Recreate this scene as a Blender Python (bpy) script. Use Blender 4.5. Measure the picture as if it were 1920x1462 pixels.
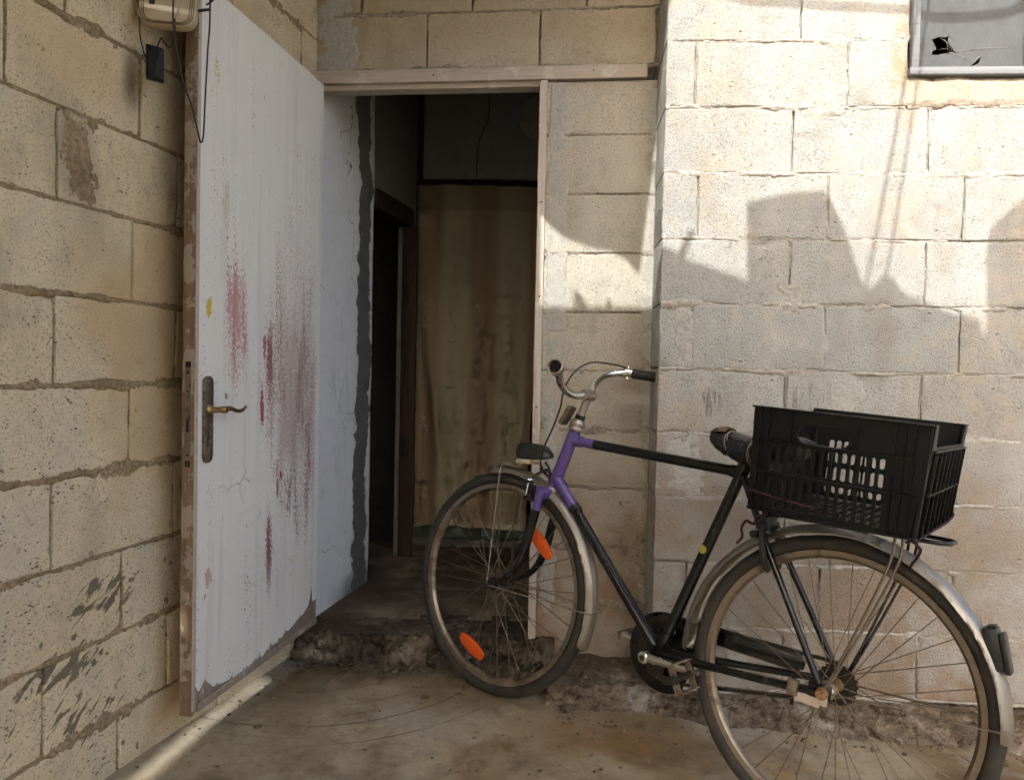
import bpy, bmesh, math, random
from mathutils import Vector, Matrix, noise as MN
from math import sin, cos, pi, radians as rad
for o in list(bpy.data.objects): bpy.data.objects.remove(o)
SC = bpy.context.scene
COL = SC.collection

# ------------------------------------------------------------------ camera
cam_d = bpy.data.cameras.new('camera'); cam = bpy.data.objects.new('camera', cam_d); COL.objects.link(cam)
cam_d.sensor_fit = 'HORIZONTAL'; cam_d.sensor_width = 36.0; cam_d.lens = 1450/1920*36
cam_d.clip_start = 0.02; cam_d.clip_end = 500
cam.matrix_world = Matrix.Translation((0, 0, 1.05)) @ Matrix.Rotation(rad(90-1.575), 4, 'X') @ Matrix.Rotation(rad(1.216), 4, 'Z')
SC.camera = cam
# ------------------------------------------------------------------ sky and sun
SUN_EL, SUN_AZ = 38.0, 12.0            # the sun stands behind the camera, 12 degrees to its left
SKY = 0.15; BWX = 1.4
sdir = Vector((-sin(rad(SUN_AZ))*cos(rad(SUN_EL)), -cos(rad(SUN_AZ))*cos(rad(SUN_EL)), sin(rad(SUN_EL))))
w = bpy.data.worlds.new('World'); SC.world = w; w.use_nodes = True
wn = w.node_tree.nodes; wl = w.node_tree.links
sky = wn.new('ShaderNodeTexSky'); sky.sky_type = 'NISHITA'; sky.sun_disc = False
sky.sun_elevation = rad(SUN_EL); sky.sun_rotation = math.atan2(sdir.x, sdir.y)
sky.air_density = 1.0; sky.dust_density = 5.0; sky.ozone_density = 1.0
wl.new(sky.outputs['Color'], wn['Background'].inputs['Color']); wn['Background'].inputs['Strength'].default_value = SKY
sd_ = bpy.data.lights.new('sun', 'SUN'); sd_.energy = 2.0; sd_.angle = rad(0.53); sd_.color = (1.0, 0.985, 0.955)
sun = bpy.data.objects.new('sun', sd_); COL.objects.link(sun); sun.location = sdir*20
sun.rotation_euler = sdir.to_track_quat('Z', 'Y').to_euler()
SC.view_settings.view_transform = 'Standard'; SC.view_settings.look = 'None'
SC.view_settings.gamma = 1.0; SC.view_settings.exposure = 1.46; SC.view_settings.use_curve_mapping = False
SC.render.engine = 'CYCLES'
SC.cycles.max_bounces = 6; SC.cycles.diffuse_bounces = 4; SC.cycles.caustics_reflective = False; SC.cycles.caustics_refractive = False; SC.cycles.glossy_bounces = 3; SC.cycles.transparent_max_bounces = 8
SC.cycles.use_adaptive_sampling = True; SC.cycles.adaptive_threshold = .05; SC.cycles.adaptive_min_samples = 12; SC.cycles.time_limit = 900; SC.cycles.use_denoising = True

# ------------------------------------------------------------------ node helper
class G:
    def __init__(s, name):
        s.m = bpy.data.materials.new(name); s.m.use_nodes = True
        s.t = s.m.node_tree; s.t.nodes.clear()
        s.o = s.t.nodes.new('ShaderNodeOutputMaterial')
    def n(s, ty, **kw):
        nd = s.t.nodes.new(ty)
        for k, v in kw.items(): setattr(nd, k, v)
        return nd
    def put(s, sock, v):
        if v is None: return
        if isinstance(v, bpy.types.NodeSocket): s.t.links.new(v, sock)
        elif isinstance(v, (tuple, list)) and len(v) == 3 and sock.type == 'RGBA': sock.default_value = (*v, 1)
        else: sock.default_value = v
    def pos(s): return s.n('ShaderNodeNewGeometry').outputs['Position']
    def oc(s): return s.n('ShaderNodeTexCoord').outputs['Object']
    def rnd(s): return s.n('ShaderNodeObjectInfo').outputs['Random']
    def map(s, v, loc=(0,0,0), rot=(0,0,0), sc=(1,1,1)):
        nd = s.n('ShaderNodeMapping'); s.put(nd.inputs['Vector'], v)
        nd.inputs['Location'].default_value = loc; nd.inputs['Rotation'].default_value = rot; nd.inputs['Scale'].default_value = sc
        return nd.outputs[0]
    def noise(s, v, sc, det=3, ro=.55, di=0, out='Fac'):
        nd = s.n('ShaderNodeTexNoise'); s.put(nd.inputs['Vector'], v)
        nd.inputs['Scale'].default_value = sc; nd.inputs['Detail'].default_value = min(det, 3.5)
        nd.inputs['Roughness'].default_value = ro; nd.inputs['Distortion'].default_value = di
        return nd.outputs[out]
    def vor(s, v, sc, feat='F1', out='Distance', r=1):
        nd = s.n('ShaderNodeTexVoronoi', feature=feat); s.put(nd.inputs['Vector'], v)
        nd.inputs['Scale'].default_value = sc; nd.inputs['Randomness'].default_value = r
        return nd.outputs[out]
    def ramp(s, f, st, interp='LINEAR'):
        nd = s.n('ShaderNodeValToRGB'); cr = nd.color_ramp; cr.interpolation = interp
        while len(cr.elements) < len(st): cr.elements.new(.5)
        for e, (p, c) in zip(cr.elements, st):
            e.position = p; e.color = (*c, 1) if isinstance(c, (tuple, list)) else (c, c, c, 1)
        s.put(nd.inputs[0], f); return nd.outputs[0]
    def mr(s, f, a, b, c=0., d=1., sm=False):
        nd = s.n('ShaderNodeMapRange', clamp=True)
        if sm: nd.interpolation_type = 'SMOOTHSTEP'
        for i, v in enumerate((f, a, b, c, d)): s.put(nd.inputs[i], v)
        return nd.outputs[0]
    def math(s, op, a, b=None, c=None, clamp=False):
        nd = s.n('ShaderNodeMath', operation=op, use_clamp=clamp)
        for i, v in enumerate((a, b, c)): s.put(nd.inputs[i], v)
        return nd.outputs[0]
    def mul(s, *a):
        r = a[0]
        for b in a[1:]: r = s.math('MULTIPLY', r, b)
        return r
    def add(s, *a):
        r = a[0]
        for b in a[1:]: r = s.math('ADD', r, b)
        return r
    def mix(s, f, a, b, ty='MIX'):
        nd = s.n('ShaderNodeMix', data_type='RGBA', blend_type=ty, clamp_factor=True)
        s.put(nd.inputs['Factor'], f); s.put(nd.inputs['A'], a) if False else None
        s.put(nd.inputs[0], f); s.put(nd.inputs[6], a); s.put(nd.inputs[7], b)
        return nd.outputs[2]
    def sep(s, v):
        nd = s.n('ShaderNodeSeparateXYZ'); s.put(nd.inputs[0], v); return nd.outputs
    def vadd(s, a, b):
        nd = s.n('ShaderNodeVectorMath', operation='ADD'); s.put(nd.inputs[0], a); s.put(nd.inputs[1], b); return nd.outputs[0]
    def warp(s, v, sc, amt):
        nz = s.noise(v, sc, 3, .6, 0, 'Color')
        nd = s.n('ShaderNodeVectorMath', operation='MULTIPLY_ADD'); s.put(nd.inputs[0], nz)
        nd.inputs[1].default_value = (amt,)*3; s.put(nd.inputs[2], v); return nd.outputs[0]
    def blob(s, x, z, cx, cz, rx, rz, soft=.5):
        # 1 inside an ellipse, 0 outside
        a = s.math('DIVIDE', s.math('SUBTRACT', x, cx), rx); b = s.math('DIVIDE', s.math('SUBTRACT', z, cz), rz)
        d = s.math('SQRT', s.add(s.mul(a, a), s.mul(b, b)))
        return s.mr(d, 1.0, 1.0-soft, 0., 1., True)
    def bump(s, h, st=.5, di=.01, nrm=None):
        nd = s.n('ShaderNodeBump'); nd.inputs['Strength'].default_value = st; nd.inputs['Distance'].default_value = di
        s.put(nd.inputs['Height'], h)
        if nrm is not None: s.put(nd.inputs['Normal'], nrm)
        return nd.outputs[0]
    def out(s, col, rough=.8, metal=0., nrm=None, spec=.4, coat=0., alpha=None, trans=None):
        b = s.n('ShaderNodeBsdfPrincipled')
        s.put(b.inputs['Base Color'], col); s.put(b.inputs['Roughness'], rough); s.put(b.inputs['Metallic'], metal)
        s.put(b.inputs['Specular IOR Level'], spec); s.put(b.inputs['Coat Weight'], coat)
        if nrm is not None: s.put(b.inputs['Normal'], nrm)
        if alpha is not None: s.put(b.inputs['Alpha'], alpha)
        s.t.links.new(b.outputs[0], s.o.inputs[0]); return s.m

YAW_L, D_L = rad(-76.2506), 1.35007
YAW_R, D_R = rad(3.8632), 2.42394
YAW_B, D_B = rad(6.5583), 2.65928

def block_material(name, cA, cB, cC, yaw, pit=.5, pitcol=(.10,.07,.045), pitscale=62, rough_bump=.35, extra=None, pitden=.5):
    g = G(name); p = g.pos()
    q = g.map(p, rot=(0, 0, yaw))                      # wall coordinates: x along, y into, z up
    n1 = g.noise(q, 2.6, 3, .6); n2 = g.noise(q, 11, 3.5, .7); n3 = g.noise(q, 175, 2, .75); n4 = g.noise(g.map(q, sc=(1, 1, .45)), 5.5, 3, .65)
    rn = g.rnd()
    col = g.mix(g.mr(n1, .35, .65), cA, cB)
    col = g.mix(g.mr(rn, 0., 1., 0., .75), col, cC)
    col = g.mix(g.mr(g.add(g.mul(n1, .5), g.mul(n2, .5)), .52, .64, 0., .40), col, (.50, .38, .235))
    col = g.mix(g.mr(n2, .46, .30, 0., .34), col, (.27, .235, .19))
    col = g.mix(g.mr(n2, .58, .72, 0., .35), col, (.63, .60, .54))
    col = g.mix(g.mr(n3, .47, .32, 0., .55), col, (.17, .14, .105))      # fine grit
    col = g.mix(g.mr(n4, .52, .70, 0., .38), col, (.27, .23, .17)); col = g.mix(g.mr(n4, .46, .32, 0., .30), col, (.60, .56, .48))
    # pits: small elongated holes, here dense, there few
    qq = g.map(q, rot=(0, rad(35), 0), sc=(1.0, 1.0, 1.9))
    wn_ = g.n('ShaderNodeVectorMath', operation='MULTIPLY_ADD'); g.put(wn_.inputs[0], g.noise(q, 45, 1, .6, 0, 'Color')); wn_.inputs[1].default_value = (.016,)*3; g.put(wn_.inputs[2], qq)
    vn = g.n('ShaderNodeTexVoronoi', feature='F1'); g.put(vn.inputs['Vector'], wn_.outputs[0]); vn.inputs['Scale'].default_value = pitscale
    cs = g.sep(vn.outputs['Color'])
    thr = g.mul(g.mr(n2, .28, .62, .30, .08), g.mr(n4, .36, .62, 1.4, .8), g.mr(cs[0], .35, 1., .0, 1.5), pitden*2)
    pits = g.mr(g.math('SUBTRACT', thr, vn.outputs['Distance']), 0., .09)
    v2 = g.n('ShaderNodeTexVoronoi', feature='F1'); g.put(v2.inputs['Vector'], wn_.outputs[0]); v2.inputs['Scale'].default_value = pitscale*.42
    c2 = g.sep(v2.outputs['Color']); big = g.mr(g.math('SUBTRACT', g.mul(g.mr(c2[0], .90, 1., 0., .26), g.mr(n3, .35, .6, .6, 1.3)), v2.outputs['Distance']), 0., .12)
    pits = g.math('MAXIMUM', pits, big)
    col = g.mix(g.mul(pits, pit), col, pitcol)
    h = g.add(g.mul(n3, .65), g.mul(n2, .35), g.mul(pits, -1.0))
    if extra: col = extra(g, q, col, n1, n2)
    return g.out(col, .93, 0, g.bump(h, rough_bump, .008), spec=.18)

def left_extra(g, q, col, n1, n2):
    x, y, z = g.sep(q)
    # dark splash marks thrown slantwise over the lower blocks
    s = g.map(q, rot=(0, rad(36), 0)); s = g.map(s, sc=(9, 1, 34)); nz = g.noise(s, 1.5, 3, .55, .6)
    m = g.add(g.blob(x, z, 1.52, .50, .17, .085, .8), g.blob(x, z, 1.40, .37, .20, .06, .9), g.mul(g.blob(x, z, 1.45, .25, .30, .2, .9), .55))
    sp = g.mr(g.add(nz, g.mul(m, .24)), .70, .735)
    dn = g.vor(g.warp(g.map(q, sc=(1, 1, .7)), 25, .02), 24); dr = g.mul(g.mr(dn, .22, .16), g.math('GREATER_THAN', n2, .53), g.mr(z, .75, .45))
    sp = g.math('MAXIMUM', g.mul(sp, g.mr(m, .02, .2)), dr)
    col = g.mix(g.mul(sp, .8), col, (.085, .07, .05))
    # grey cement rubbed over one block
    cm = g.mul(g.blob(x, z, 1.44, 1.50, .075, .13, .6), g.mr(n2, .35, .5))
    col = g.mix(g.mul(cm, .6), col, (.20, .185, .165))
    ot = g.mul(g.mr(g.noise(g.map(q, loc=(2, 0, 6)), 1.7, 3, .6), .48, .62), .7); col = g.mix(ot, col, (.55, .40, .22))
    col = g.mix(g.mul(g.blob(x, z, 1.45, 1.72, .30, .16, 1.0), .55), col, (.60, .43, .235))
    # soft dark patch beside the router
    col = g.mix(g.mul(g.blob(x, z, 1.605, 1.715, .045, .10, 1.0), .75), col, (.05, .042, .035))
    return col
def right_extra(g, q, col, n1, n2):
    x, y, z = g.sep(q)
    m = g.mul(g.blob(x, z, 1.0, 1.98, .07, .26, .7), g.mr(n2, .40, .56))
    col = g.mix(g.mul(m, .85), col, (.40, .29, .185))
    # grey cement rubbed on, here and there
    cm = g.mr(g.noise(g.map(q, loc=(3, 1, 9)), 4.4, 3, .6), .60, .68)
    col = g.mix(g.mul(cm, .55), col, (.36, .36, .345))
    # rusty rising damp in the lower courses
    d = g.mul(g.mr(z, 1.15, .25), g.mr(g.add(g.mul(n1, .6), g.mul(n2, .4)), .36, .56))
    col = g.mix(g.mul(d, .88), col, (.25, .175, .115))
    # drips on one block
    dn = g.noise(g.map(q, sc=(60, 1, 6)), 1.0, 2); dm = g.mul(g.mr(dn, .58, .64), g.math('MAXIMUM', g.blob(x, z, .45, .96, .045, .06, .6), g.mul(g.blob(x, z, .74, .98, .08, .06, .6), .7)))
    return g.mix(g.mul(dm, .6), col, (.12, .11, .10))
def back_extra(g, q, col, n1, n2):
    x, y, z = g.sep(q)
    c = g.mul(g.mr(x, -.86, -.99), g.mr(n2, .3, .5), g.mr(z, 1.9, 2.05))
    col = g.mix(g.mul(c, .7), col, (.20, .185, .15))
    # cement smeared along the inner corner at the right
    c2 = g.mul(g.mr(g.add(x, g.mul(n2, .12)), .20, .235))
    col = g.mix(g.mul(c2, .8), col, (.17, .15, .125))
    y_ = g.mul(g.mr(z, 1.95, 2.2), .55)  # warm bounced light painted into the top courses
    col = g.mix(y_, col, (.42, .30, .165))
    d = g.mul(g.mr(z, 1.25, .3), g.mr(g.add(g.mul(n1, .6), g.mul(n2, .4)), .34, .55))
    return g.mix(g.mul(d, .85), col, (.29, .19, .12))

MAT = {}
MAT['blkL'] = block_material('sand_block_left', (.70,.575,.37), (.67,.57,.40), (.72,.615,.43), YAW_L, .82, (.15,.10,.058), 92, .6, left_extra, .60)
MAT['blkR'] = block_material('sand_block_right', (.43,.433,.408), (.39,.395,.375), (.432,.426,.388), YAW_R, .7, (.15,.125,.095), 118, 1.0, right_extra, .42)
MAT['blkB'] = block_material('sand_block_back', (.51,.488,.415), (.475,.46,.395), (.52,.478,.395), YAW_B, .65, (.15,.11,.08), 118, .65, back_extra, .34)

def mortar_material(name, cA, cB, cD):
    g = G(name); p = g.pos()
    n = g.noise(p, 9, 5, .65); f = g.noise(p, 90, 4, .7)
    col = g.mix(g.mr(n, .35, .65), cA, cB); col = g.mix(g.mr(f, .35, .6, .6, 0.), col, cD)
    return g.out(col, .95, 0, g.bump(f, .7, .006), spec=.12)
MAT['morL'] = mortar_material('mortar_left', (.43,.325,.195), (.31,.235,.14), (.10,.068,.036))
MAT['morR'] = mortar_material('mortar_right', (.50,.47,.42), (.43,.40,.355), (.25,.21,.165))
MAT['morB'] = mortar_material('mortar_back', (.40,.355,.29), (.33,.29,.235), (.13,.10,.07))
MAT['cement'] = mortar_material('cement_patch', (.42,.41,.375), (.47,.45,.405), (.33,.315,.28))
MAT['cream_plaster'] = mortar_material('cream_plaster', (.44,.385,.315), (.42,.355,.275), (.34,.28,.215))
def rubble_mat():
    g = G('rubble'); p = g.pos(); x, y, z = g.sep(p); n = g.noise(p, 6, 3.5, .65); f = g.noise(p, 38, 3.5, .7); k = g.noise(p, 150, 2, .7)
    col = g.ramp(n, [(.30, (.075,.056,.04)), (.45, (.16,.12,.085)), (.56, (.22,.17,.12)), (.70, (.36,.32,.27))])
    col = g.mix(g.mr(f, .5, .36, 0., .75), col, (.055,.038,.025)); col = g.mix(g.mr(f, .60, .72, 0., .6), col, (.50,.45,.37))
    col = g.mix(g.mr(k, .45, .3, 0., .5), col, (.08,.06,.04))
    return g.out(col, .92, 0, g.bump(g.add(f, g.mul(k, .4)), .9, .014), spec=.15)
MAT['rubble'] = rubble_mat()

def floor_material():
    g = G('yard_concrete'); p = g.pos(); x, y, z = g.sep(p)
    pw = g.warp(p, 4, .12)
    n1 = g.noise(pw, 1.7, 7, .62); n2 = g.noise(pw, 6.5, 6, .62); n3 = g.noise(p, 45, 5, .65); n4 = g.noise(p, 210, 3, .7)
    col = g.ramp(n1, [(.33, (.155,.105,.05)), (.45, (.30,.225,.125)), (.55, (.44,.365,.24)), (.66, (.35,.235,.10))])
    col = g.mix(g.mr(n2, .50, .68, 0., .7), col, (.16,.105,.055))
    col = g.mix(g.mr(g.noise(g.map(pw, loc=(5,2,0)), 2.4, 6, .65), .54, .68, 0., .7), col, (.42,.38,.31))
    col = g.mix(g.mr(n3, .54, .68, 0., .40), col, (.13,.09,.052)); col = g.mix(g.mr(n3, .44, .30, 0., .25), col, (.46,.40,.29))
    col = g.mix(g.mr(n4, .4, .7, .2, 0), col, (.07,.055,.035))
    # pale worn patches
    # rusty wet area under the bicycle
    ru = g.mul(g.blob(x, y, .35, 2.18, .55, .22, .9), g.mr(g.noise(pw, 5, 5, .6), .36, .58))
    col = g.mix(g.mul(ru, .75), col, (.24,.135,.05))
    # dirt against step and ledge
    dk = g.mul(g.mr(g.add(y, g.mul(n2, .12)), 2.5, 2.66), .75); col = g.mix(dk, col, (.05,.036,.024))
    # scratches swept by the door leaf: arcs round the hinge
    dx = g.math('SUBTRACT', x, -.684); dy = g.math('SUBTRACT', y, 2.756)
    r = g.math('SQRT', g.add(g.mul(dx, dx), g.mul(dy, dy))); r = g.add(r, g.mul(g.noise(p, 3, 2), .015))
    sc = None
    for (rr, wd, nsd, st) in ((.635, .0035, 1.2, .9), (.515, .0028, 4.1, .8), (.745, .003, 7.7, .95), (.40, .003, 2.2, .5), (.70, .002, 9.2, .6)):
        a = g.mr(g.math('ABSOLUTE', g.math('SUBTRACT', r, rr)), wd, wd*.3)
        a = g.mul(a, g.mr(g.noise(g.map(p, loc=(nsd, nsd*2, 0)), 2.6, 3, .6), .40, .52), st)
        sc = a if sc is None else g.math('MAXIMUM', sc, a)
    col = g.mix(g.mul(sc, .95), col, (.07,.045,.022))
    ch = g.mr(g.vor(g.warp(p, 3, .3), 2.3, 'DISTANCE_TO_EDGE'), .006, .001); ch = g.mul(ch, g.mr(g.noise(p, 1.4, 2), .58, .66), .4)
    col = g.mix(g.mul(ch, .6), col, (.06,.045,.03))
    pl = g.add(g.mul(x, -.9713), g.mul(y, .2377))             # distance towards the left wall
    ce = g.mr(g.add(pl, g.mul(n2, .05)), 1.285, 1.30)
    col = g.mix(g.mul(ce, .35), col, (.40,.375,.32))  # pale cement band, also there to strengthen the sun streak
    rough = g.mr(n1, .40, .58, .26, .70)
    h = g.add(g.mul(n3, .6), g.mul(n4, .25), g.mul(n2, .8), g.mul(sc, -.5), g.mul(ch, -.6))
    return g.out(col, rough, 0, g.bump(h, .45, .008), spec=.45)
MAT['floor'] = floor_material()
def ground_material():
    g = G('yard_dirt'); p = g.pos(); n = g.noise(p, 1.5, 6, .6)
    return g.out(g.mix(n, (.29,.27,.22), (.36,.335,.28)), .95, 0, g.bump(g.noise(p, 30, 4), .4, .02), spec=.1)
MAT['ground'] = ground_material()

def step_material():
    g = G('damp_concrete'); p = g.pos(); n1 = g.noise(p, 3.5, 6, .62); n2 = g.noise(p, 22, 5, .65)
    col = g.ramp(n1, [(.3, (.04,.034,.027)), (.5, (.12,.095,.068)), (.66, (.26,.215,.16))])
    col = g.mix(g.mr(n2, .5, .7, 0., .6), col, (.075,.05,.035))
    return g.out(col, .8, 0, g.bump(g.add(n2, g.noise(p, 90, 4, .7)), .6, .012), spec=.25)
MAT['step'] = step_material()
def stepface_material():
    g = G('broken_step'); p = g.pos(); n1 = g.noise(p, 5, 3.5, .65); n2 = g.noise(p, 30, 3.5, .7); k = g.noise(p, 140, 2, .7)
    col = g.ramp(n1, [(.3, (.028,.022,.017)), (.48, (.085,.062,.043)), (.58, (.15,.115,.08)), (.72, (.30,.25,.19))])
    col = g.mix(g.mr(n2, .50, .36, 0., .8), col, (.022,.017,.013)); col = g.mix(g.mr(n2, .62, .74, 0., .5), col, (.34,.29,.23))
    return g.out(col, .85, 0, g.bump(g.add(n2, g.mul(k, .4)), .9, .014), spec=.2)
MAT['stepf'] = stepface_material()

def wood_material(name, cA, cB, cC, axis='Z', peel=.5, pc=(.55,.52,.47)):
    g = G(name); p = g.oc()
    sc = {'Z': (40, 40, 2.0), 'X': (2.0, 40, 40)}[axis]
    n = g.noise(g.map(p, sc=sc), 1.6, 5, .6, .4); f = g.noise(p, 13, 6, .65)
    col = g.mix(g.mr(n, .3, .7), cA, cB); col = g.mix(g.mr(n, .6, .72, 0, .6), col, cC)
    pm = g.mr(g.add(f, g.mul(n, .25)), peel+.10, peel+.15)
    col = g.mix(pm, col, pc)
    return g.out(col, .75, 0, g.bump(g.add(n, g.mul(pm, .6)), .5, .004), spec=.25)
MAT['wood_white'] = wood_material('whitewashed_wood', (.52,.45,.38), (.45,.38,.315), (.29,.22,.165), 'X', .62, (.55,.50,.435))
MAT['wood_post'] = wood_material('weathered_post', (.62,.56,.49), (.52,.44,.36), (.30,.20,.14), 'Z', .64, (.66,.61,.55))
MAT['wood_red'] = wood_material('bare_red_wood', (.11,.062,.04), (.15,.09,.06), (.06,.034,.022), 'Z', .95)
MAT['wood_brown'] = wood_material('dark_brown_frame', (.05,.03,.021), (.075,.045,.03), (.028,.018,.013), 'Z', .95)
MAT['wood_black'] = wood_material('dark_frame_head', (.022,.015,.011), (.03,.02,.015), (.012,.009,.007), 'Z', .95)  # frame timber as on the posts, darker for the head
MAT['wood_edge'] = wood_material('peeled_door_edge', (.19,.125,.08), (.26,.18,.12), (.10,.062,.042), 'Z', .52, (.36,.30,.235))
MAT['wood_core'] = wood_material('torn_core_board', (.27,.205,.165), (.36,.29,.24), (.13,.09,.065), 'Z', .62, (.48,.43,.40))

def door_paint():
    g = G('door_paint'); p = g.oc(); x, y, z = g.sep(p)
    n = g.noise(p, 4, 5, .6)
    col = g.mix(g.mr(n, .3, .7), (.78,.765,.725), (.82,.805,.765))
    st = g.noise(g.map(p, sc=(26, 1, 1.3)), 1.0, 5, .6)
    col = g.mix(g.mr(st, .52, .74, 0., .30), col, (.42,.38,.39))
    dirt = g.mul(g.noise(g.map(p, sc=(18, 1, 2)), 1, 5, .65), g.blob(x, z, .58, .95, .32, .65, 1.0))
    col = g.mix(g.mr(dirt, .24, .50, 0., .45), col, (.46,.38,.34))
    grain = g.noise(g.map(p, sc=(60, 1, 22)), 1.2, 3, .7)
    fleck = g.noise(p, 95, 2, .75)
    def smear(cx, cz, rx, rz, c, k, sx=30, sz=2.4, lo=.50, se=0.0):
        nonlocal col
        b = g.blob(g.add(x, g.mul(g.math('SUBTRACT', z, cz), se)), z, cx, cz, rx*1.25, rz*1.25, .9)
        s = g.noise(g.map(p, loc=(cx*7, 0, cz*3), sc=(sx, 1, sz)), 1.0, 4, .62)
        m = g.mr(g.add(g.mul(s, .52), g.mul(grain, .26), g.mul(fleck, .30), g.mul(g.math('SUBTRACT', b, 1.), .25)), lo+.04, lo+.08)
        col = g.mix(g.mul(m, k), col, c)
    def haze_(cx, cz, rx, rz, c, k, lo):
        nonlocal col
        b = g.blob(x, z, cx, cz, rx*1.1, rz*1.1, .75)
        v = g.add(g.mul(fleck2, .62), g.mul(st2, .42), g.mul(g.math('SUBTRACT', b, 1.), .17))
        col = g.mix(g.mul(g.mr(v, lo, lo+.07), k), col, c)
    fleck2 = g.noise(g.map(p, sc=(1, 1, .6)), 150, 2, .8); st2 = g.noise(g.map(p, loc=(3, 0, 1), sc=(20, 1, 1.8)), 1, 3, .6)
    haze_(.54, 1.00, .30, .58, (.47,.33,.31), .6, .455)
    haze_(.42, 1.02, .12, .42, (.36,.16,.16), .7, .515)
    haze_(.20, 1.15, .11, .32, (.50,.19,.20), .75, .49)
    haze_(.66, .82, .12, .50, (.40,.28,.275), .65, .455)
    haze_(.40, .47, .035, .20, (.25,.10,.13), .8, .45)
    haze_(.62, .58, .11, .22, (.33,.18,.20), .55, .50)
    R1, R2, R3 = (.46,.15,.15), (.27,.085,.095), (.34,.045,.05)
    smear(.20, 1.18, .10, .26, (.54,.26,.25), .8, 28, 4, .475)
    smear(.185, 1.08, .05, .14, R1, .8, 26, 3, .50)
    smear(.245, 1.10, .035, .11, R1, .75, 26, 3, .49)
    smear(.39, 1.08, .055, .36, R2, .85, 30, 5, .495)
    smear(.345, .93, .02, .13, R3, .95, 24, 3, .42)
    smear(.355, 1.10, .018, .10, R3, .8, 24, 3, .44)
    smear(.47, 1.00, .10, .40, (.34,.15,.155), .7, 34, 6, .51)
    smear(.30, .60, .26, .22, (.40,.27,.27), .45, 30, 5, .56)
    smear(.62, .95, .14, .50, (.36,.23,.23), .7, 32, 6, .48)
    smear(.66, .80, .06, .35, R2, .5, 34, 2.5, .53)
    smear(.465, .69, .030, .035, R3, 1.0, 22, 9, .42)
    smear(.45, .655, .012, .05, R2, .9, 22, 6, .40)
    smear(.395, .47, .022, .17, R2, .85, 24, 3, .43)
    smear(.52, .62, .14, .20, R2, .75, 30, 4, .52)
    smear(.62, .60, .10, .24, (.30,.12,.14), .7, 34, 3, .51)
    smear(.44, .72, .05, .10, R1, .8, 26, 4, .48)
    smear(.065, .47, .035, .06, (.50,.22,.21), .7, 16, 6, .44)
    smear(.12, .62, .10, .10, (.42,.25,.25), .5, 22, 9, .57)
    smear(.68, .70, .045, .12, R1, .7, 16, 5, .52)
    smear(.056, 1.195, .022, .045, (.62,.50,.06), 1.0, 14, 5, .36)
    smear(.13, 1.50, .05, .10, (.60,.55,.33), .5, 14, 5, .44)
    # scribbled pencil and crayon lines
    wv = g.warp(p, 5, .22); d = g.vor(g.map(wv, sc=(1, .001, 1)), 7.5, 'DISTANCE_TO_EDGE')
    ln = g.mul(g.mr(d, .028, .010), g.mr(g.noise(g.map(p, loc=(4,4,4)), 6, 3), .53, .58), g.mr(fleck, .40, .5), g.blob(x, z, .42, .62, .40, .36, .5))
    col = g.mix(g.mul(ln, .55), col, (.17,.10,.11))
    ch = g.mul(g.mr(g.noise(p, 30, 4, .7), .66, .69), g.blob(x, z, .03, .9, .05, 1.3, .8))
    col = g.mix(ch, col, (.22,.14,.10))
    h = g.add(g.mul(st, .5), g.mul(grain, .25))
    return g.out(col, g.mr(n, .3, .7, .42, .6), 0, g.bump(h, .15, .003), spec=.4)
MAT['door'] = door_paint()

def metal(name, c, rough=.3, rust=.62, rc=(.14,.075,.035), rr=.75, sc=28, metalness=1.):
    g = G(name); p = g.oc(); n = g.noise(p, sc, 6, .65); m = g.mr(n, rust, rust+.10)
    f = g.noise(p, 160, 4, .6)
    col = g.mix(m, c, rc)
    return g.out(col, g.add(g.mul(m, rr-rough), g.mr(f, .3, .7, rough*.8, rough*1.35)), g.mr(m, 0, 1, metalness, .15), g.bump(g.add(n, g.mul(f, .3)), .12, .002), spec=.5)
MAT['chrome'] = metal('worn_chrome', (.62,.60,.56), .20, .62)
MAT['chrome_rust'] = metal('rusty_chrome', (.44,.39,.33), .36, .54, (.22,.15,.095))
MAT['fender'] = metal('dull_steel_mudguard', (.58,.53,.455), .36, .60, (.40,.33,.255), .55, 7, .82)
MAT['rim'] = metal('dusty_rim', (.30,.245,.185), .36, .50, (.15,.105,.07), .75, 12)
MAT['spoke'] = metal('dull_spoke', (.20,.165,.13), .45, .5, (.10,.07,.045))
MAT['stay'] = metal('dull_carrier_stay', (.24,.20,.16), .42, .60, (.15,.11,.075))
MAT['brass'] = metal('worn_brass', (.46,.32,.15), .36, .58, (.20,.13,.06))
MAT['plate'] = metal('tarnished_plate', (.26,.22,.17), .48, .48, (.13,.085,.05))
MAT['lockplate'] = metal('dull_lock_steel', (.22,.175,.13), .5, .55, (.10,.068,.045), metalness=.6)
MAT['rust'] = metal('rusty_nut', (.42,.28,.14), .55, .44, (.24,.11,.04))
MAT['steel_dark'] = metal('greasy_steel', (.06,.055,.05), .45, .6, (.07,.045,.03))

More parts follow.
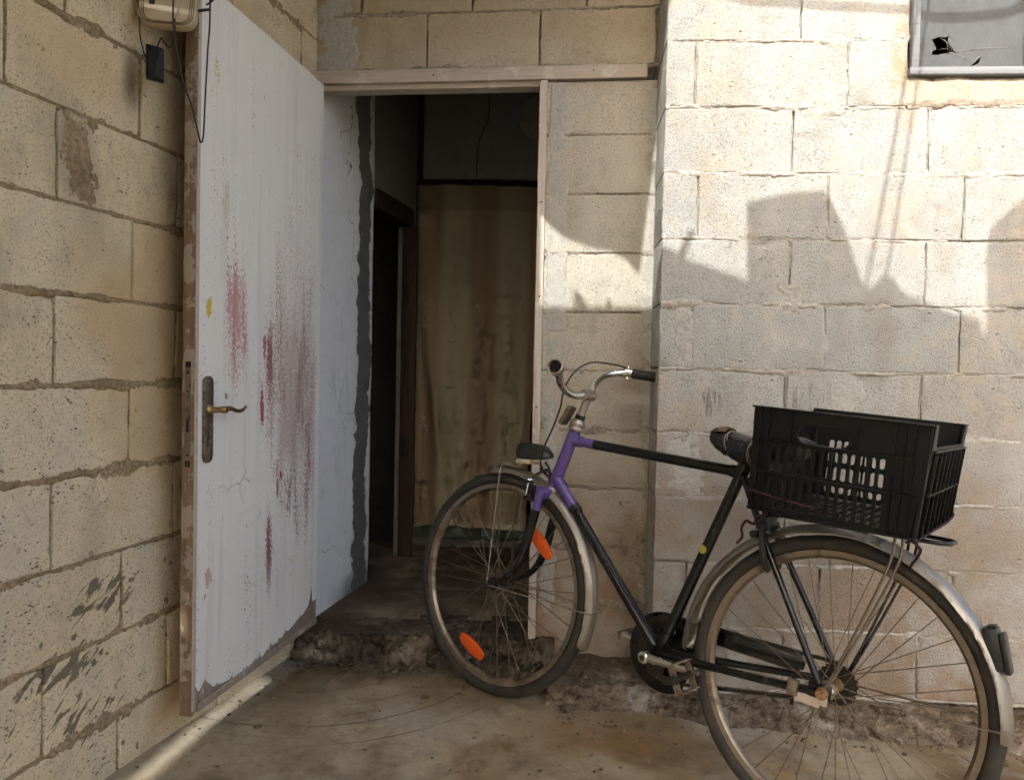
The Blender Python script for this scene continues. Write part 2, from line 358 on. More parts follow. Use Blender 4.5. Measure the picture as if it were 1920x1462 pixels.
def paint(name, c, dust=.25, rough=.25, dc=(.20,.17,.13), coat=.5, spec=.5):
    g = G(name); p = g.oc(); n = g.noise(p, 16, 6, .65); f = g.noise(p, 120, 3)
    m = g.mr(n, .48, .72, 0., dust); ch = g.mul(g.mr(f, .70, .74), g.mr(n, .5, .6))
    col = g.mix(m, c, dc); col = g.mix(g.mul(ch, .7), col, dc)
    return g.out(col, g.add(rough, g.mul(m, .8)), 0, g.bump(n, .05, .002), spec=spec, coat=coat)
MAT['black'] = paint('black_enamel', (.004,.004,.0045), .08, .24, (.15,.13,.10), .1, .4)
MAT['purple'] = paint('purple_enamel', (.095,.055,.235), .22, .30, (.16,.12,.20))
MAT['plastic'] = paint('black_plastic', (.012,.012,.011), .10, .40, (.07,.065,.055), 0.)
MAT['crate'] = paint('black_crate_plastic', (.005,.005,.005), .10, .40, (.06,.055,.045), 0., .22)
MAT['rubber'] = paint('black_rubber', (.014,.013,.012), .35, .6, (.07,.055,.04), 0.)
MAT['tyre'] = paint('dusty_tyre', (.022,.02,.018), .75, .65, (.095,.075,.052), 0.)
MAT['tyre_wall'] = paint('brown_tyre_wall', (.125,.095,.068), .6, .75, (.19,.15,.11), 0.)
MAT['cream_plastic'] = paint('aged_cream_plastic', (.52,.43,.285), .2, .42, (.30,.22,.12), 0.)
MAT['cream_lens'] = paint('dusty_lens', (.50,.44,.34), .3, .4, (.35,.28,.2), 0.)
MAT['dark_slot'] = paint('dark_slot', (.012,.01,.009), .1, .7, (.03,.03,.03), 0.)
MAT['groove'] = paint('brown_groove', (.12,.08,.045), .1, .6, (.1,.07,.04), 0.)
MAT['red_lens'] = paint('red_lens', (.18,.012,.012), .3, .3, (.12,.08,.06), 0.)
MAT['yellow'] = paint('yellow_sticker', (.42,.35,.06), .3, .5, (.3,.25,.1), 0.)
MAT['green'] = paint('green_painted_wood', (.115,.15,.115), .6, .55, (.19,.19,.15), 0.)
MAT['white_part'] = paint('dirty_white_metal', (.52,.44,.36), .6, .5, (.28,.17,.09), 0.)
def orange_mat():
    g = G('orange_reflector'); p = g.oc(); c = g.vor(p, 190, 'F1')
    b = g.n('ShaderNodeBsdfPrincipled'); g.put(b.inputs['Base Color'], (.72,.10,.010)); b.inputs['Roughness'].default_value = .22
    b.inputs['Subsurface Weight'].default_value = .0; g.put(b.inputs['Normal'], g.bump(c, .8, .002))
    g.t.links.new(b.outputs[0], g.o.inputs[0]); return g.m
MAT['orange'] = orange_mat()
def bag_mat():
    g = G('wrinkled_black_bag'); p = g.oc(); wv = g.warp(p, 18, .03)
    n = g.noise(g.map(wv, sc=(1, 2.2, 1.2)), 38, 4, .6, 1.2)
    return g.out((.016,.016,.018), .27, 0, g.bump(n, .7, .006), spec=.55)
MAT['bag'] = bag_mat()
def foam_mat():
    g = G('tan_torn_foam'); p = g.oc(); n = g.noise(p, 70, 4, .7)
    return g.out(g.mix(n, (.46,.35,.21), (.14,.10,.06)), .95, 0, g.bump(n, .9, .006), spec=.1)
MAT['foam'] = foam_mat()
def cloth_mat(name, c, c2, sc=900):
    g = G(name); p = g.oc(); n = g.noise(p, sc*.1, 3); return g.out(g.mix(n, c, c2), .9, 0, g.bump(g.noise(p, sc, 2), .6, .002), spec=.1)
MAT['cord'] = cloth_mat('purple_cord', (.075,.03,.045), (.04,.02,.03))
MAT['string'] = cloth_mat('grey_string', (.42,.38,.32), (.25,.22,.18))
MAT['cable'] = paint('black_cable', (.010,.010,.010), .1, .45, (.05,.045,.04), 0.)

def plaster(name, c1, c2, dirtc, dirt=.4, extra=None):
    g = G(name); p = g.oc(); n = g.noise(p, 3, 6, .62); f = g.noise(p, 22, 5, .65)
    col = g.mix(g.mr(n, .35, .65), c1, c2); col = g.mix(g.mr(f, .55, .75, 0, dirt), col, dirtc)
    hh = g.add(g.mul(f, .35), g.mul(g.noise(p, 120, 2), .15))
    if extra:
        col, eh = extra(g, p, col); hh = g.add(hh, eh)
    return g.out(col, .88, 0, g.bump(hh, .6, .006), spec=.2)
def white_extra(g, p, col):
    x, y, z = g.sep(p)      # x runs from the door hinge into the passage
    wob = g.add(g.mul(g.math('SUBTRACT', g.noise(g.map(p, sc=(.6, 1, 1.6)), 2.6, 6, .68), .5), .20), g.mul(g.math('SUBTRACT', g.noise(g.map(p, sc=(1, 1, .6)), 15, 3.5, .8), .5), .085))
    xa = g.add(x, wob)
    band = g.mul(g.mr(xa, .335, .345), g.mr(xa, .475, .462))
    low = g.mul(g.mr(g.add(z, wob), .24, .16), g.mr(x, .1, .3))
    band = g.math('MAXIMUM', band, g.mul(low, .8))
    bc = g.mix(g.noise(p, 9, 5, .7), (.055,.06,.062), (.20,.205,.20))
    col = g.mix(band, col, bc)
    sm = g.mul(g.mr(g.noise(g.map(p, sc=(14, 1, 2.2)), 1.3, 5, .65, .5), .56, .66), g.blob(x, z, .22, .95, .17, .6, .8))
    col = g.mix(g.mul(sm, .35), col, (.25,.28,.31))
    cr = g.vor(g.warp(p, 6, .25), 2.1, 'DISTANCE_TO_EDGE'); cr = g.mul(g.mr(cr, .006, .002), g.mr(g.noise(p, 1.6, 2), .5, .56))
    return g.mix(g.mul(cr, .8), col, (.10,.10,.10)), g.add(g.mul(band, -1.0), g.mul(band, g.noise(p, 26, 3, .7), .9))
MAT['white_plaster'] = plaster('white_plaster', (.74,.76,.78), (.68,.71,.735), (.42,.43,.42), .35, white_extra)
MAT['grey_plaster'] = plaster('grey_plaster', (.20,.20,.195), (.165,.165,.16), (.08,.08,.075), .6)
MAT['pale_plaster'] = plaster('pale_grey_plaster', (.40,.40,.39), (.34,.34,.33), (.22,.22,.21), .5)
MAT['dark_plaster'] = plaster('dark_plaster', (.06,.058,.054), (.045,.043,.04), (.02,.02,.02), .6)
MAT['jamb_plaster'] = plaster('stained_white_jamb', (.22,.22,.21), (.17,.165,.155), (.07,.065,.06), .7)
def curtain_mat():
    g = G('striped_curtain'); p = g.oc(); x, y, z = g.sep(p)
    s = g.math('SINE', g.add(g.mul(x, 2*pi/.29), -2.3)); m = g.mr(s, -.4, .4)
    w1 = g.noise(g.map(p, sc=(1, 1, .25)), 330, 2, .6)
    col = g.mix(m, (.42,.315,.20), (.56,.51,.345)); col = g.mix(g.mr(w1, .3, .7, .35, 0), col, (.40,.32,.22))
    n = g.noise(p, 5, 3, .6); col = g.mix(g.mr(n, .5, .7, 0, .25), col, (.44,.34,.22))
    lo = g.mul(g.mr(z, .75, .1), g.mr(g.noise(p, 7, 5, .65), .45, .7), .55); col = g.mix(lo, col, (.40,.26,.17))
    top = g.math('GREATER_THAN', z, 1.62); col = g.mix(g.mul(top, .35), col, (.20,.17,.12))  # dark top band: passage shade painted into the cloth colour
    return g.out(col, .85, 0, g.bump(w1, .2, .002), spec=.15)
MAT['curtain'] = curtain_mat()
MAT['embroidery'] = cloth_mat('pale_embroidery', (.56,.51,.37), (.47,.41,.29))
MAT['straw'] = cloth_mat('pale_straw', (.46,.42,.35), (.30,.27,.22), 300)
MAT['tin'] = paint('tin_roof', (.33,.335,.33), .3, .55, (.28,.26,.22), 0.)
def screen_mat():
    g = G('grey_insect_screen'); p = g.oc(); n = g.noise(p, 9, 5, .6)
    w1 = g.noise(g.map(p, sc=(900, 1, 60)), 1, 2); col = g.mix(n, (.17,.175,.18), (.10,.103,.107))
    return g.out(g.mix(g.mr(w1, .4, .6, 0, .25), col, (.08,.082,.085)), .9, 0, g.bump(g.add(g.noise(g.map(p, sc=(1, 1, .5)), 16, 3, .6, .8), g.mul(w1, .05)), .9, .012), .1, alpha=.82)
MAT['screen'] = screen_mat()
MAT['window_frame'] = wood_material('grey_painted_batten', (.24,.25,.26), (.20,.205,.215), (.12,.12,.125), 'X', .66, (.32,.33,.335))
MAT['plastic_tape'] = paint('clear_bag', (.06,.06,.055), .1, .25, (.1,.1,.1), 0.)

# ------------------------------------------------------------------ mesh helpers
def finish(bm, ang=38):
    bm.normal_update()
    for f in bm.faces: f.smooth = True
    for e in bm.edges:
        e.smooth = not (len(e.link_faces) == 2 and e.calc_face_angle(0) > rad(ang))
def obj(name, bm, mat, parent=None, ang=38, smooth=True):
    if isinstance(bm, bmesh.types.BMesh):
        if smooth: finish(bm, ang)
        me = bpy.data.meshes.new(name); bm.to_mesh(me); bm.free()
    else: me = bm
    o = bpy.data.objects.new(name, me); COL.objects.link(o)
    if mat is not None:
        me.materials.clear()
        for m in (mat if isinstance(mat, list) else [mat]): me.materials.append(MAT[m])
    if parent is not None: o.parent = parent
    return o
def tag(o, label=None, cat=None, group=None, kind=None):
    if label: o['label'] = label
    if cat: o['category'] = cat
    if group: o['group'] = group
    if kind: o['kind'] = kind
    return o
def empty(name, mat=None):
    o = bpy.data.objects.new(name, None); COL.objects.link(o); o.empty_display_size = .05
    if mat is not None: o.matrix_world = mat
    return o
def V(*a): return Vector(a)
def box(bm, lo, hi, bev=0., mtx=None):
    r = bmesh.ops.create_cube(bm, size=1.0); vs = r['verts']
    lo = Vector(lo); hi = Vector(hi)
    for v in vs: v.co = Vector((lo[i]+(v.co[i]+.5)*(hi[i]-lo[i]) for i in range(3)))
    if bev > 0:
        es = list({e for v in vs for e in v.link_edges})
        r2 = bmesh.ops.bevel(bm, geom=es, offset=bev, segments=2, affect='EDGES', profile=.5)
        vs = list({v for f in r2['faces'] for v in f.verts} | {v for v in vs if v.is_valid})
    if mtx is not None:
        for v in vs: v.co = mtx @ v.co
    return vs
def smooth_path(pts, n=6):
    P = [Vector(p) for p in pts]; out = []
    for i in range(len(P)-1):
        a = P[max(i-1, 0)]; b = P[i]; c = P[i+1]; d = P[min(i+2, len(P)-1)]
        for k in range(n):
            t = k/n
            out.append(.5*((2*b)+(c-a)*t+(2*a-5*b+4*c-d)*t*t+(3*b-a-3*c+d)*t**3))
    out.append(P[-1]); return out
def tube(bm, pts, r, seg=12, cap=True, closed=False, sq=1.0):
    P = [Vector(p) for p in pts]; n = len(P)
    R = r if isinstance(r, (list, tuple)) else [r]*n
    T = []
    for i in range(n):
        a = P[i-1] if (i > 0 or closed) else P[i]; b = P[(i+1) % n] if (i < n-1 or closed) else P[i]
        T.append((b-a).normalized())
    up = Vector((0, 0, 1)) if abs(T[0].z) < .9 else Vector((1, 0, 0))
    N = (up-T[0]*up.dot(T[0])).normalized(); rings = []
    for i in range(n):
        N = (N-T[i]*N.dot(T[i])).normalized(); B = T[i].cross(N)
        rings.append([bm.verts.new(P[i]+R[i]*(cos(2*pi*k/seg)*N*sq+sin(2*pi*k/seg)*B)) for k in range(seg)])
    m = n if closed else n-1
    for i in range(m):
        a = rings[i]; b = rings[(i+1) % n]
        for k in range(seg): bm.faces.new((a[k], a[(k+1) % seg], b[(k+1) % seg], b[k]))
    if cap and not closed:
        bm.faces.new(rings[0][::-1]); bm.faces.new(rings[-1])
    return rings
def lathe(bm, prof, c, axis, seg=28, x=None, a0=0., a1=2*pi):
    # prof: (radius, offset along axis)
    ax = Vector(axis).normalized(); c = Vector(c)
    u = Vector(x) if x is not None else (Vector((0, 0, 1)) if abs(ax.z) < .9 else Vector((1, 0, 0)))
    u = (u-ax*u.dot(ax)).normalized(); v = ax.cross(u); full = abs(a1-a0-2*pi) < 1e-6
    n = seg if full else seg+1; rings = []
    for i in range(n):
        t = a0+(a1-a0)*i/seg; d = u*cos(t)+v*sin(t)
        rings.append([bm.verts.new(c+d*max(r, 1e-5)+ax*o) for r, o in prof])
    for i in range(seg):
        a = rings[i]; b = rings[(i+1) % n]
        for k in range(len(prof)-1): bm.faces.new((a[k], a[k+1], b[k+1], b[k]))
    return rings
def rod(bm, a, b, r, seg=10, r2=None): return tube(bm, [a, b], [r, r if r2 is None else r2], seg)
def plate(outline, holes=(), th=.003, bev=0.):
    cu = bpy.data.curves.new('tmp', 'CURVE'); cu.dimensions = '2D'; cu.fill_mode = 'BOTH'; cu.extrude = th/2-bev
    if bev: cu.bevel_depth = bev; cu.bevel_resolution = 1; cu.offset = -bev
    for ring in [outline]+list(holes):
        sp = cu.splines.new('POLY'); sp.points.add(len(ring)-1)
        for q, p in zip(sp.points, ring): q.co = (p[0], p[1], 0, 1)
        sp.use_cyclic_u = True
    ob = bpy.data.objects.new('tmp', cu); COL.objects.link(ob)
    me = bpy.data.meshes.new_from_object(ob.evaluated_get(bpy.context.evaluated_depsgraph_get()))
    bpy.data.objects.remove(ob); bpy.data.curves.remove(cu)
    bm = bmesh.new(); bm.from_mesh(me); bpy.data.meshes.remove(me); bmesh.ops.remove_doubles(bm, verts=bm.verts, dist=1e-6)
    return bm
XZ = Matrix(((1,0,0,0),(0,0,-1,0),(0,1,0,0),(0,0,0,1)))   # plate's (x,y) -> (x,z), thickness along y
def xf(bm, m):
    bm.transform(m); return bm
def merge(bm, other):
    me = bpy.data.meshes.new('t'); other.to_mesh(me); other.free(); bm.from_mesh(me); bpy.data.meshes.remove(me); return bm
def stadium(cx, cy, hw, hh, n=6):
    # rounded slot, long axis the larger of hw / hh
    r = min(hw, hh); out = []
    for (sx, sy, a0) in ((1, 1, 0), (-1, 1, pi/2), (-1, -1, pi), (1, -1, 3*pi/2)):
        for k in range(n+1):
            a = a0+pi/2*k/n; out.append((cx+sx*(hw-r)+r*cos(a), cy+sy*(hh-r)+r*sin(a)))
    return out
def rrect(x0, y0, x1, y1, r, n=5): 
    out = []
    for (cx, cy, a0) in ((x1-r, y1-r, 0), (x0+r, y1-r, pi/2), (x0+r, y0+r, pi), (x1-r, y0+r, 3*pi/2)):
        for k in range(n+1):
            a = a0+pi/2*k/n; out.append((cx+r*cos(a), cy+r*sin(a)))
    return out
def N3(x, y, z=0.): return MN.noise(Vector((x, y, z)))
def F3(x, y, z=0., o=4): return MN.fractal(Vector((x, y, z)), .9, 2.1, o)
def wall_matrix(yaw, d): return Matrix.Translation((sin(yaw)*d, cos(yaw)*d, 0)) @ Matrix.Rotation(-yaw, 4, 'Z')

# ================================================================== GROUND
def floor_z(x): return .010-.05*max(-1.6, min(2.6, x))
def grid_lines(a, b, fa, fb, fine, coarse):
    out = []; t = a
    while t < b-1e-6:
        out.append(t)
        if t < fa: t = min(t+coarse, fa)
        elif t < fb-1e-6: t = min(t+fine, fb)
        else: t += coarse
    out.append(b); return out
def build_floor():
    bm = bmesh.new(); xs = grid_lines(-3, 4, -1.3, 2.4, .03, .35); ys = grid_lines(-3, 4.6, .8, 2.75, .03, .35)
    vs = [[bm.verts.new((x, y, floor_z(x)+.004*F3(x*2.2, y*2.2, 1.3)+.0012*N3(x*17, y*17, 4))) for y in ys] for x in xs]
    for i in range(len(xs)-1):
        for j in range(len(ys)-1): bm.faces.new((vs[i][j], vs[i+1][j], vs[i+1][j+1], vs[i][j+1]))
    return tag(obj('yard_floor', bm, 'floor'), kind='structure')
build_floor()
bm = bmesh.new()
gx = [-80, -3, 4, 80]; gy = [-80, -3, 4.6, 80]
gv = {}
for i, x in enumerate(gx):
    for j, y in enumerate(gy): gv[i, j] = bm.verts.new((x, y, floor_z(x)-.012))
for i in range(3):
    for j in range(3):
        if (i, j) != (1, 1): bm.faces.new((gv[i,j], gv[i+1,j], gv[i+1,j+1], gv[i,j+1]))
tag(obj('ground', bm, 'ground', smooth=False), kind='structure')

# ================================================================== BLOCK WALLS
def lines(w, steps):
    a = [s for s in steps if s < w*.45]; mid = []; x = a[-1]; end = w-a[-1]; n = max(1, int((end-x)/.03))
    for k in range(1, n): mid.append(x+(end-x)*k/n)
    return a+mid+[w-s for s in reversed(a)]
def block_bm(x0, x1, z0, z1, depth, seed, rough=1.):
    rng = random.Random(seed); bm = bmesh.new(); w = x1-x0; h = z1-z0
    X = lines(w, (0, .002, .005, .010, .018)); Z = lines(h, (0, .002, .005, .010, .018))
    y0 = rng.uniform(-.002, .0025); tx = rng.uniform(-.006, .006); tz = rng.uniform(-.006, .006)
    rr = rng.uniform(.0012, .0034)*rough; so = seed*3.17
    # a broken corner on some blocks
    ck = rng.random() < .45; cc = (rng.choice((0, w)), rng.choice((0, h))); cr = rng.uniform(.02, .05)
    def P(x, z):
        gx, gz = x0+x, z0+z
        de = min(x, w-x, z, h-z)
        r = rr*(.7+.9*abs(N3(gx*30, gz*30, so))) + .012*rough*max(0, N3(gx*11, gz*11, so+5)-.22)
        y = y0+tx*(x-w/2)+tz*(z-h/2)+.0016*F3(gx*6, gz*6, so)+.0005*rough*N3(gx*70, gz*70, so)
        if de < r: t = 1-de/r; y += r*(1-math.sqrt(max(0, 1-t*t)))*.9
        if de < .03:
            pk = F3(gx*28, gz*28, so+3)-.55+(.012-de)*16
            if pk > 0 and de < .016: y += min(.010, .022*pk)
        if ck:
            d = math.hypot(x-cc[0], (z-cc[1])*1.3)/cr+.5*N3(gx*60, gz*60, so)
            if d < 1: y += .014*(1-d)
        ex = (.0022*N3(gx*19, gz*19, so+9)+.0014*N3(gx*55, gz*55, so+2))*rough
        return (gx+ex*(1 if x < w/2 else -1)*(de < .012), y, gz+ex*(de < .012))
    vs = [[bm.verts.new(P(x, z)) for z in Z] for x in X]
    nx, nz = len(X), len(Z)
    for i in range(nx-1):
        for j in range(nz-1): bm.faces.new((vs[i][j], vs[i+1][j], vs[i+1][j+1], vs[i][j+1]))
    ring = [vs[i][0] for i in range(nx)]+[vs[nx-1][j] for j in range(1, nz)]+[vs[i][nz-1] for i in range(nx-2, -1, -1)]+[vs[0][j] for j in range(nz-2, 0, -1)]
    bk = [bm.verts.new((v.co.x, depth, v.co.z)) for v in ring]
    for k in range(len(ring)):
        m = (k+1) % len(ring); bm.faces.new((ring[m], ring[k], bk[k], bk[m]))
    return bm
def joint_strip(bm, a, b, horiz, c, hw0, proud, seed, rough=1., spread=.010):
    # ragged mortar along a line; a..b along, c the fixed coordinate
    n = max(4, int((b-a)/.007)); L = 9; rows = []
    for i in range(n+1):
        t = a+(b-a)*i/n; wl_ = hw0+spread*max(0, F3(t*5, c*7, seed)+.10)
        d0 = proud+.0085*F3(t*7, c*3+1.7, seed+3)
        wob = .006*F3(t*9, c*11, seed+8); row = []
        for k in range(L):
            s = -1+2*k/(L-1); off = s*wl_+wob
            y = d0+.0060*s*s+.0045*N3(t*60, (c+off)*60, seed)+.0030*N3(t*150, (c+off)*150, seed+2)
            row.append(bm.verts.new((t, y, c+off) if horiz else (c+off, y, t)))
        rows.append(row)
    for i in range(n):
        for k in range(L-1):
            q = (rows[i][k], rows[i+1][k], rows[i+1][k+1], rows[i][k+1])
            bm.faces.new(q if horiz else q[::-1])
def build_wall(name, label, yaw, d, rows, u0, u1, mat, mor, depth, gap, seed, proud=.004, vproud=.007, hw=.004, rough=1., spread=.010, skip=None, fine=None):
    root = empty(name, wall_matrix(yaw, d)); tag(root, label, 'wall', 'block walls of the yard')
    mb = bmesh.new(); k = seed
    for (z0, z1, joints, *rng) in rows:
        a, b = rng if rng else (u0, u1)
        js = sorted(j for j in joints if a+.03 < j < b-.03); ed = [a]+js+[b]
        for x0, x1 in zip(ed[:-1], ed[1:]):
            k += 1
            g = gap*.5
            if skip and skip(.5*(x0+x1), .5*(z0+z1)): continue
            obj('block', block_bm(x0+(g if x0 > a else 0), x1-(g if x1 < b else 0), z0+g, z1-g, depth, k, rough), mat, root, ang=50)
        for j in js: joint_strip(mb, z0+.004, z1-.004, False, j, .0028, vproud, seed+j, spread=.004)
        joint_strip(mb, a+.002, b-.002, True, z0, hw, proud, seed+z0*3, spread=spread)
        # the bed behind the joints
        f = [mb.verts.new(p) for p in ((a+.001, .018, z0-.003), (b-.001, .018, z0-.003), (b-.001, .018, z1+.003), (a+.001, .018, z1+.003))]; mb.faces.new(f)
    obj('mortar', mb, mor, root, ang=70)
    return root
def J(first, a, b, step=.4):
    n0 = math.floor((a-first)/step); out = []
    for k in range(int(n0), int((b-first)/step)+2):
        x = first+k*step
        if a < x < b: out.append(x)
    return out
# left wall
LA, LB = -.7, 2.515
ph = {0: 1.576, 1: 1.356, 2: 1.587, 3: 1.375, 4: 1.606, 5: 1.381, 6: 1.611, 7: 1.384, 8: 1.26, 9: 1.407, 10: 1.22, 11: 1.40, 12: 1.24, 13: 1.41}
rowsL = []
for i in range(14):
    z0 = -.008+.2*i; z1 = z0+.2 if i < 13 else 2.735
    js = J(ph[i], LA, LB, .395) if i != 8 else J(1.26, LA, LB, .374)
    rowsL.append((max(z0, -.03), z1, js))
wallL = build_wall('block_wall', 'sand coloured block wall with dark splashes behind the open door', YAW_L, D_L, rowsL, LA, LB, 'blkL', 'morL', .16, .008, 100, .0002, .0045, .0095, 1., .020)
# back wall with the doorway
BA, BB_, BP = -1.03, .215, -.206
rowsB = []
for i in range(9): rowsB.append((.048+.2*i, .248+.2*i, [], BP, BB_))
rowsB.append((1.848, 2.032, [], BP, BB_))
rowsB.append((2.079, 2.273, [-.628, -.236, .158], BA, BB_+.02))
rowsB.append((2.273, 2.473, [-.864, -.471, -.079], BA, BB_+.02))
rowsB.append((2.473, 2.735, [-.66, -.26, .14], BA, BB_+.02))
wallB = build_wall('block_wall', 'beige block wall round the dark doorway with timber lintel', YAW_B, D_B, rowsB, BA, BB_, 'blkB', 'morB', .14, .006, 300, .0008, .005, .007, 1., .016)
# nearer wall at the right
RA, RB = .290, 2.35
rowsR = [(.061, .261, J(.691, RA, RB, .402)), (.261, .461, [.392]+J(.797, .7, RB)), (.461, .661, J(.686, RA+.05, RB)),
         (.661, .861, [.388]+J(.79, .7, RB)), (.861, 1.061, J(.680, RA+.05, RB)), (1.061, 1.261, [.389]+J(.787, .7, RB)),
         (1.261, 1.461, J(.679, RA+.05, RB)), (1.461, 1.661, [.396]+J(.786, .7, RB)), (1.661, 1.861, J(.676, RA+.05, RB)),
         (1.861, 1.955, [.38, .60, .834, 1.012, 1.36, 1.76]), (1.955, 2.061, [.38, .834], RA, 1.012), (1.955, 2.061, [1.76], 1.36, RB),
         (2.061, 2.261, [.69], RA, 1.012), (2.061, 2.261, [1.75], 1.36, RB), (2.261, 2.461, [.46, .86], RA, 1.012), (2.261, 2.461, [1.6, 2.0], 1.36, RB), (2.461, 2.735, J(.68, RA+.05, RB))]
# two half-height rows beside the window sill are one course: merge left of the sill
rowsR[9] = (1.861, 2.061, [.38, .832], RA, 1.006); rowsR[10] = (1.861, 1.951, [1.20], 1.010, 1.362); rowsR[11] = (1.861, 2.061, [1.76], 1.366, RB)
wallR = build_wall('block_wall', 'pale rough block wall catching sunlight, behind the bicycle and crate', YAW_R, D_R, rowsR, RA, RB, 'blkR', 'morR', .25, .006, 500, .0006, .005, .0075, 1.1, .018,
                   skip=lambda x, z: 1.01 < x < 1.362 and 1.861 < z < 1.951)

def slab(name, pts_fn, nu, nv, mat, parent=None, ang=70):
    bm = bmesh.new(); vs = [[bm.verts.new(pts_fn(i/nu, j/nv)) for j in range(nv+1)] for i in range(nu+1)]
    for i in range(nu):
        for j in range(nv): bm.faces.new((vs[i][j], vs[i+1][j], vs[i+1][j+1], vs[i][j+1]))
    return obj(name, bm, mat, parent, ang)
# plaster and cement worked onto the walls: parts of their wall
def patch(name, mat, parent, u0, u1, z0, z1, th, seed, edge=.02, nu=30, nv=60, amp=.5):
    def fn(a, b):
        u = u0+(u1-u0)*a; z = z0+(z1-z0)*b
        e = min(a*(u1-u0), (1-a)*(u1-u0), b*(z1-z0), (1-b)*(z1-z0))/edge
        e += amp*F3(u*22, z*22, seed)-.35
        y = .004-th*max(0, min(1, e))**.5*(.8+.5*N3(u*14, z*14, seed)) - .0012*N3(u*60, z*60, seed)
        if e <= 0: y = .012
        return (u, y, z)
    return slab(name, fn, nu, nv, mat, parent)
patch('cement_patch', 'cement', wallB, -.206, -.118, 1.17, 2.03, .0085, 3.3, .013, 24, 170, .45)
patch('cement_patch', 'cement', wallB, -.206, -.135, .20, 1.17, .0075, 7.1, .020, 22, 170, .75)
patch('cement_patch', 'cement', wallB, .115, .215, .70, 2.03, .0075, 9.7, .03, 22, 200, .8)
patch('cement_patch', 'morB', wallB, .13, .215, .05, .78, .009, 19.7, .03, 22, 120, .9)
patch('cement_patch', 'cement', wallB, -1.03, -.86, 2.06, 2.75, .009, 12.2, .04, 40, 120, .8)
patch('plaster_patch', 'cream_plaster', wallR, .985, 1.42, 1.852, 1.958, .011, 4.4, .02, 90, 40, .5)
patch('cement_patch', 'morR', wallR, .70, .85, 1.80, 2.00, .007, 14.4, .05, 60, 70, .9)
patch('cement_patch', 'morR', wallR, .64, .73, 1.22, 1.33, .009, 24.4, .03, 40, 50, .7)
patch('cement_patch', 'cement', wallR, .33, .42, 1.06, 1.26, .006, 34.4, .03, 40, 80, .9)
patch('cement_patch', 'cement', wallR, .29, .44, .66, .87, .006, 44.4, .04, 50, 80, .95)
patch('cement_patch', 'morR', wallR, .745, .83, 1.44, 1.55, .006, 54.4, .03, 40, 50, .9)
patch('cement_patch', 'cement', wallR, .80, .92, .86, 1.05, .005, 64.4, .04, 40, 60, .95)
patch('cement_patch', 'cement', wallR, .745, .82, 1.06, 1.26, .005, 74.4, .03, 30, 60, .9)
patch('cement_patch', 'morL', wallL, 1.39, 1.50, 1.395, 1.59, .010, 84.4, .03, 40, 70, .8)
# end grain of the jutting wall is closed by the blocks themselves; a strip of rough mortar fills the inner angle

# ------------------------------------------------------------------ ledge at the wall foot, door step, passage floor
def ledge():
    # low broken concrete ledge filling the recess and running on under the right wall
    bm = bmesh.new(); n = 330; prof = 24; rows = []
    for i in range(n+1):
        t = i/n; x = .125+2.1*t
        # front line: from the recess out to the face of the right wall, drifting towards the camera
        yf = 2.405-.045*max(0, x-.40) - .12*max(0, min(1, (x-.45)/.15))*.35
        yf += .014*F3(x*7, 2.1, 3)+.006*N3(x*34, 0, 1)
        ht = .066-.012*max(0, x-.3)+.008*F3(x*6, 8.1, 1)
        yb = 2.70 if x < .47 else 2.45; fz = floor_z(x); row = []
        for k in range(prof+1):
            s = k/prof
            if s < .5:
                q = s/.5; y = yf-.035*(1-q)**1.5; z = fz-.01+(ht-fz+.01)*q**.8
                y += .020*F3(x*22, z*34, 2)+.010*N3(x*70, z*95, 5)+.022*max(0, N3(x*13, z*30, 9)); z += .012*F3(x*30, y*30, 7)*q
            else:
                q = (s-.5)/.5; y = yf+(yb-yf)*q; z = ht+.006*F3(x*9, y*9, 3)+.003*N3(x*40, y*40, 5)+.006*(q > .6)*q-.014*(1-q)**3
            row.append(bm.verts.new((x, y, z)))
        rows.append(row)
    for i in range(n):
        for k in range(prof): bm.faces.new((rows[i][k], rows[i+1][k], rows[i+1][k+1], rows[i][k+1]))
    return bm
tag(obj('wall_footing', ledge(), 'rubble', ang=80), 'rough broken concrete ledge along the foot of the right wall', 'ledge')
def step_bm():
    bm = bmesh.new(); n = 230; prof = 26; rows = []
    for i in range(n+1):
        t = i/n; x = -.735+.90*t
        yf = 2.655-.04*t-.03*F3(x*5, 1.1, 3)*.5+.008*N3(x*30, 0, 1)
        ht = .130+.006*F3(x*6, 3, 1)-.015*max(0, N3(x*9, 4, 4)); fz = floor_z(x); row = []
        for k in range(prof+1):
            s = k/prof
            if s < .55:
                q = s/.55; y = yf-.03*(1-q)**2; z = fz-.015+(ht-fz+.015)*q
                y += .026*F3(x*16, z*26, 2)+.010*N3(x*70, z*95, 5)+.045*max(0, N3(x*9, z*20, 11)); z += .012*F3(x*26, y*26, 7)*q
            else:
                q = (s-.55)/.45; y = yf+.012+(2.84-yf)*q; z = ht+.003*F3(x*9, y*9, 3)-.012*(1-q)**3
            row.append(bm.verts.new((x, y, z)))
        rows.append(row)
    for i in range(n):
        for k in range(prof): bm.faces.new((rows[i][k], rows[i+1][k], rows[i+1][k+1], rows[i][k+1]))
    return bm
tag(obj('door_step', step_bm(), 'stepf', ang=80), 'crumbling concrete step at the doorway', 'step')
def pf(a, b):
    x = -1.7+2.4*a; y = 2.80+1.3*b
    return (x, y, .130+.003*F3(x*5, y*5, 2))
tag(slab('passage_floor', pf, 60, 40, 'step'), kind='structure')

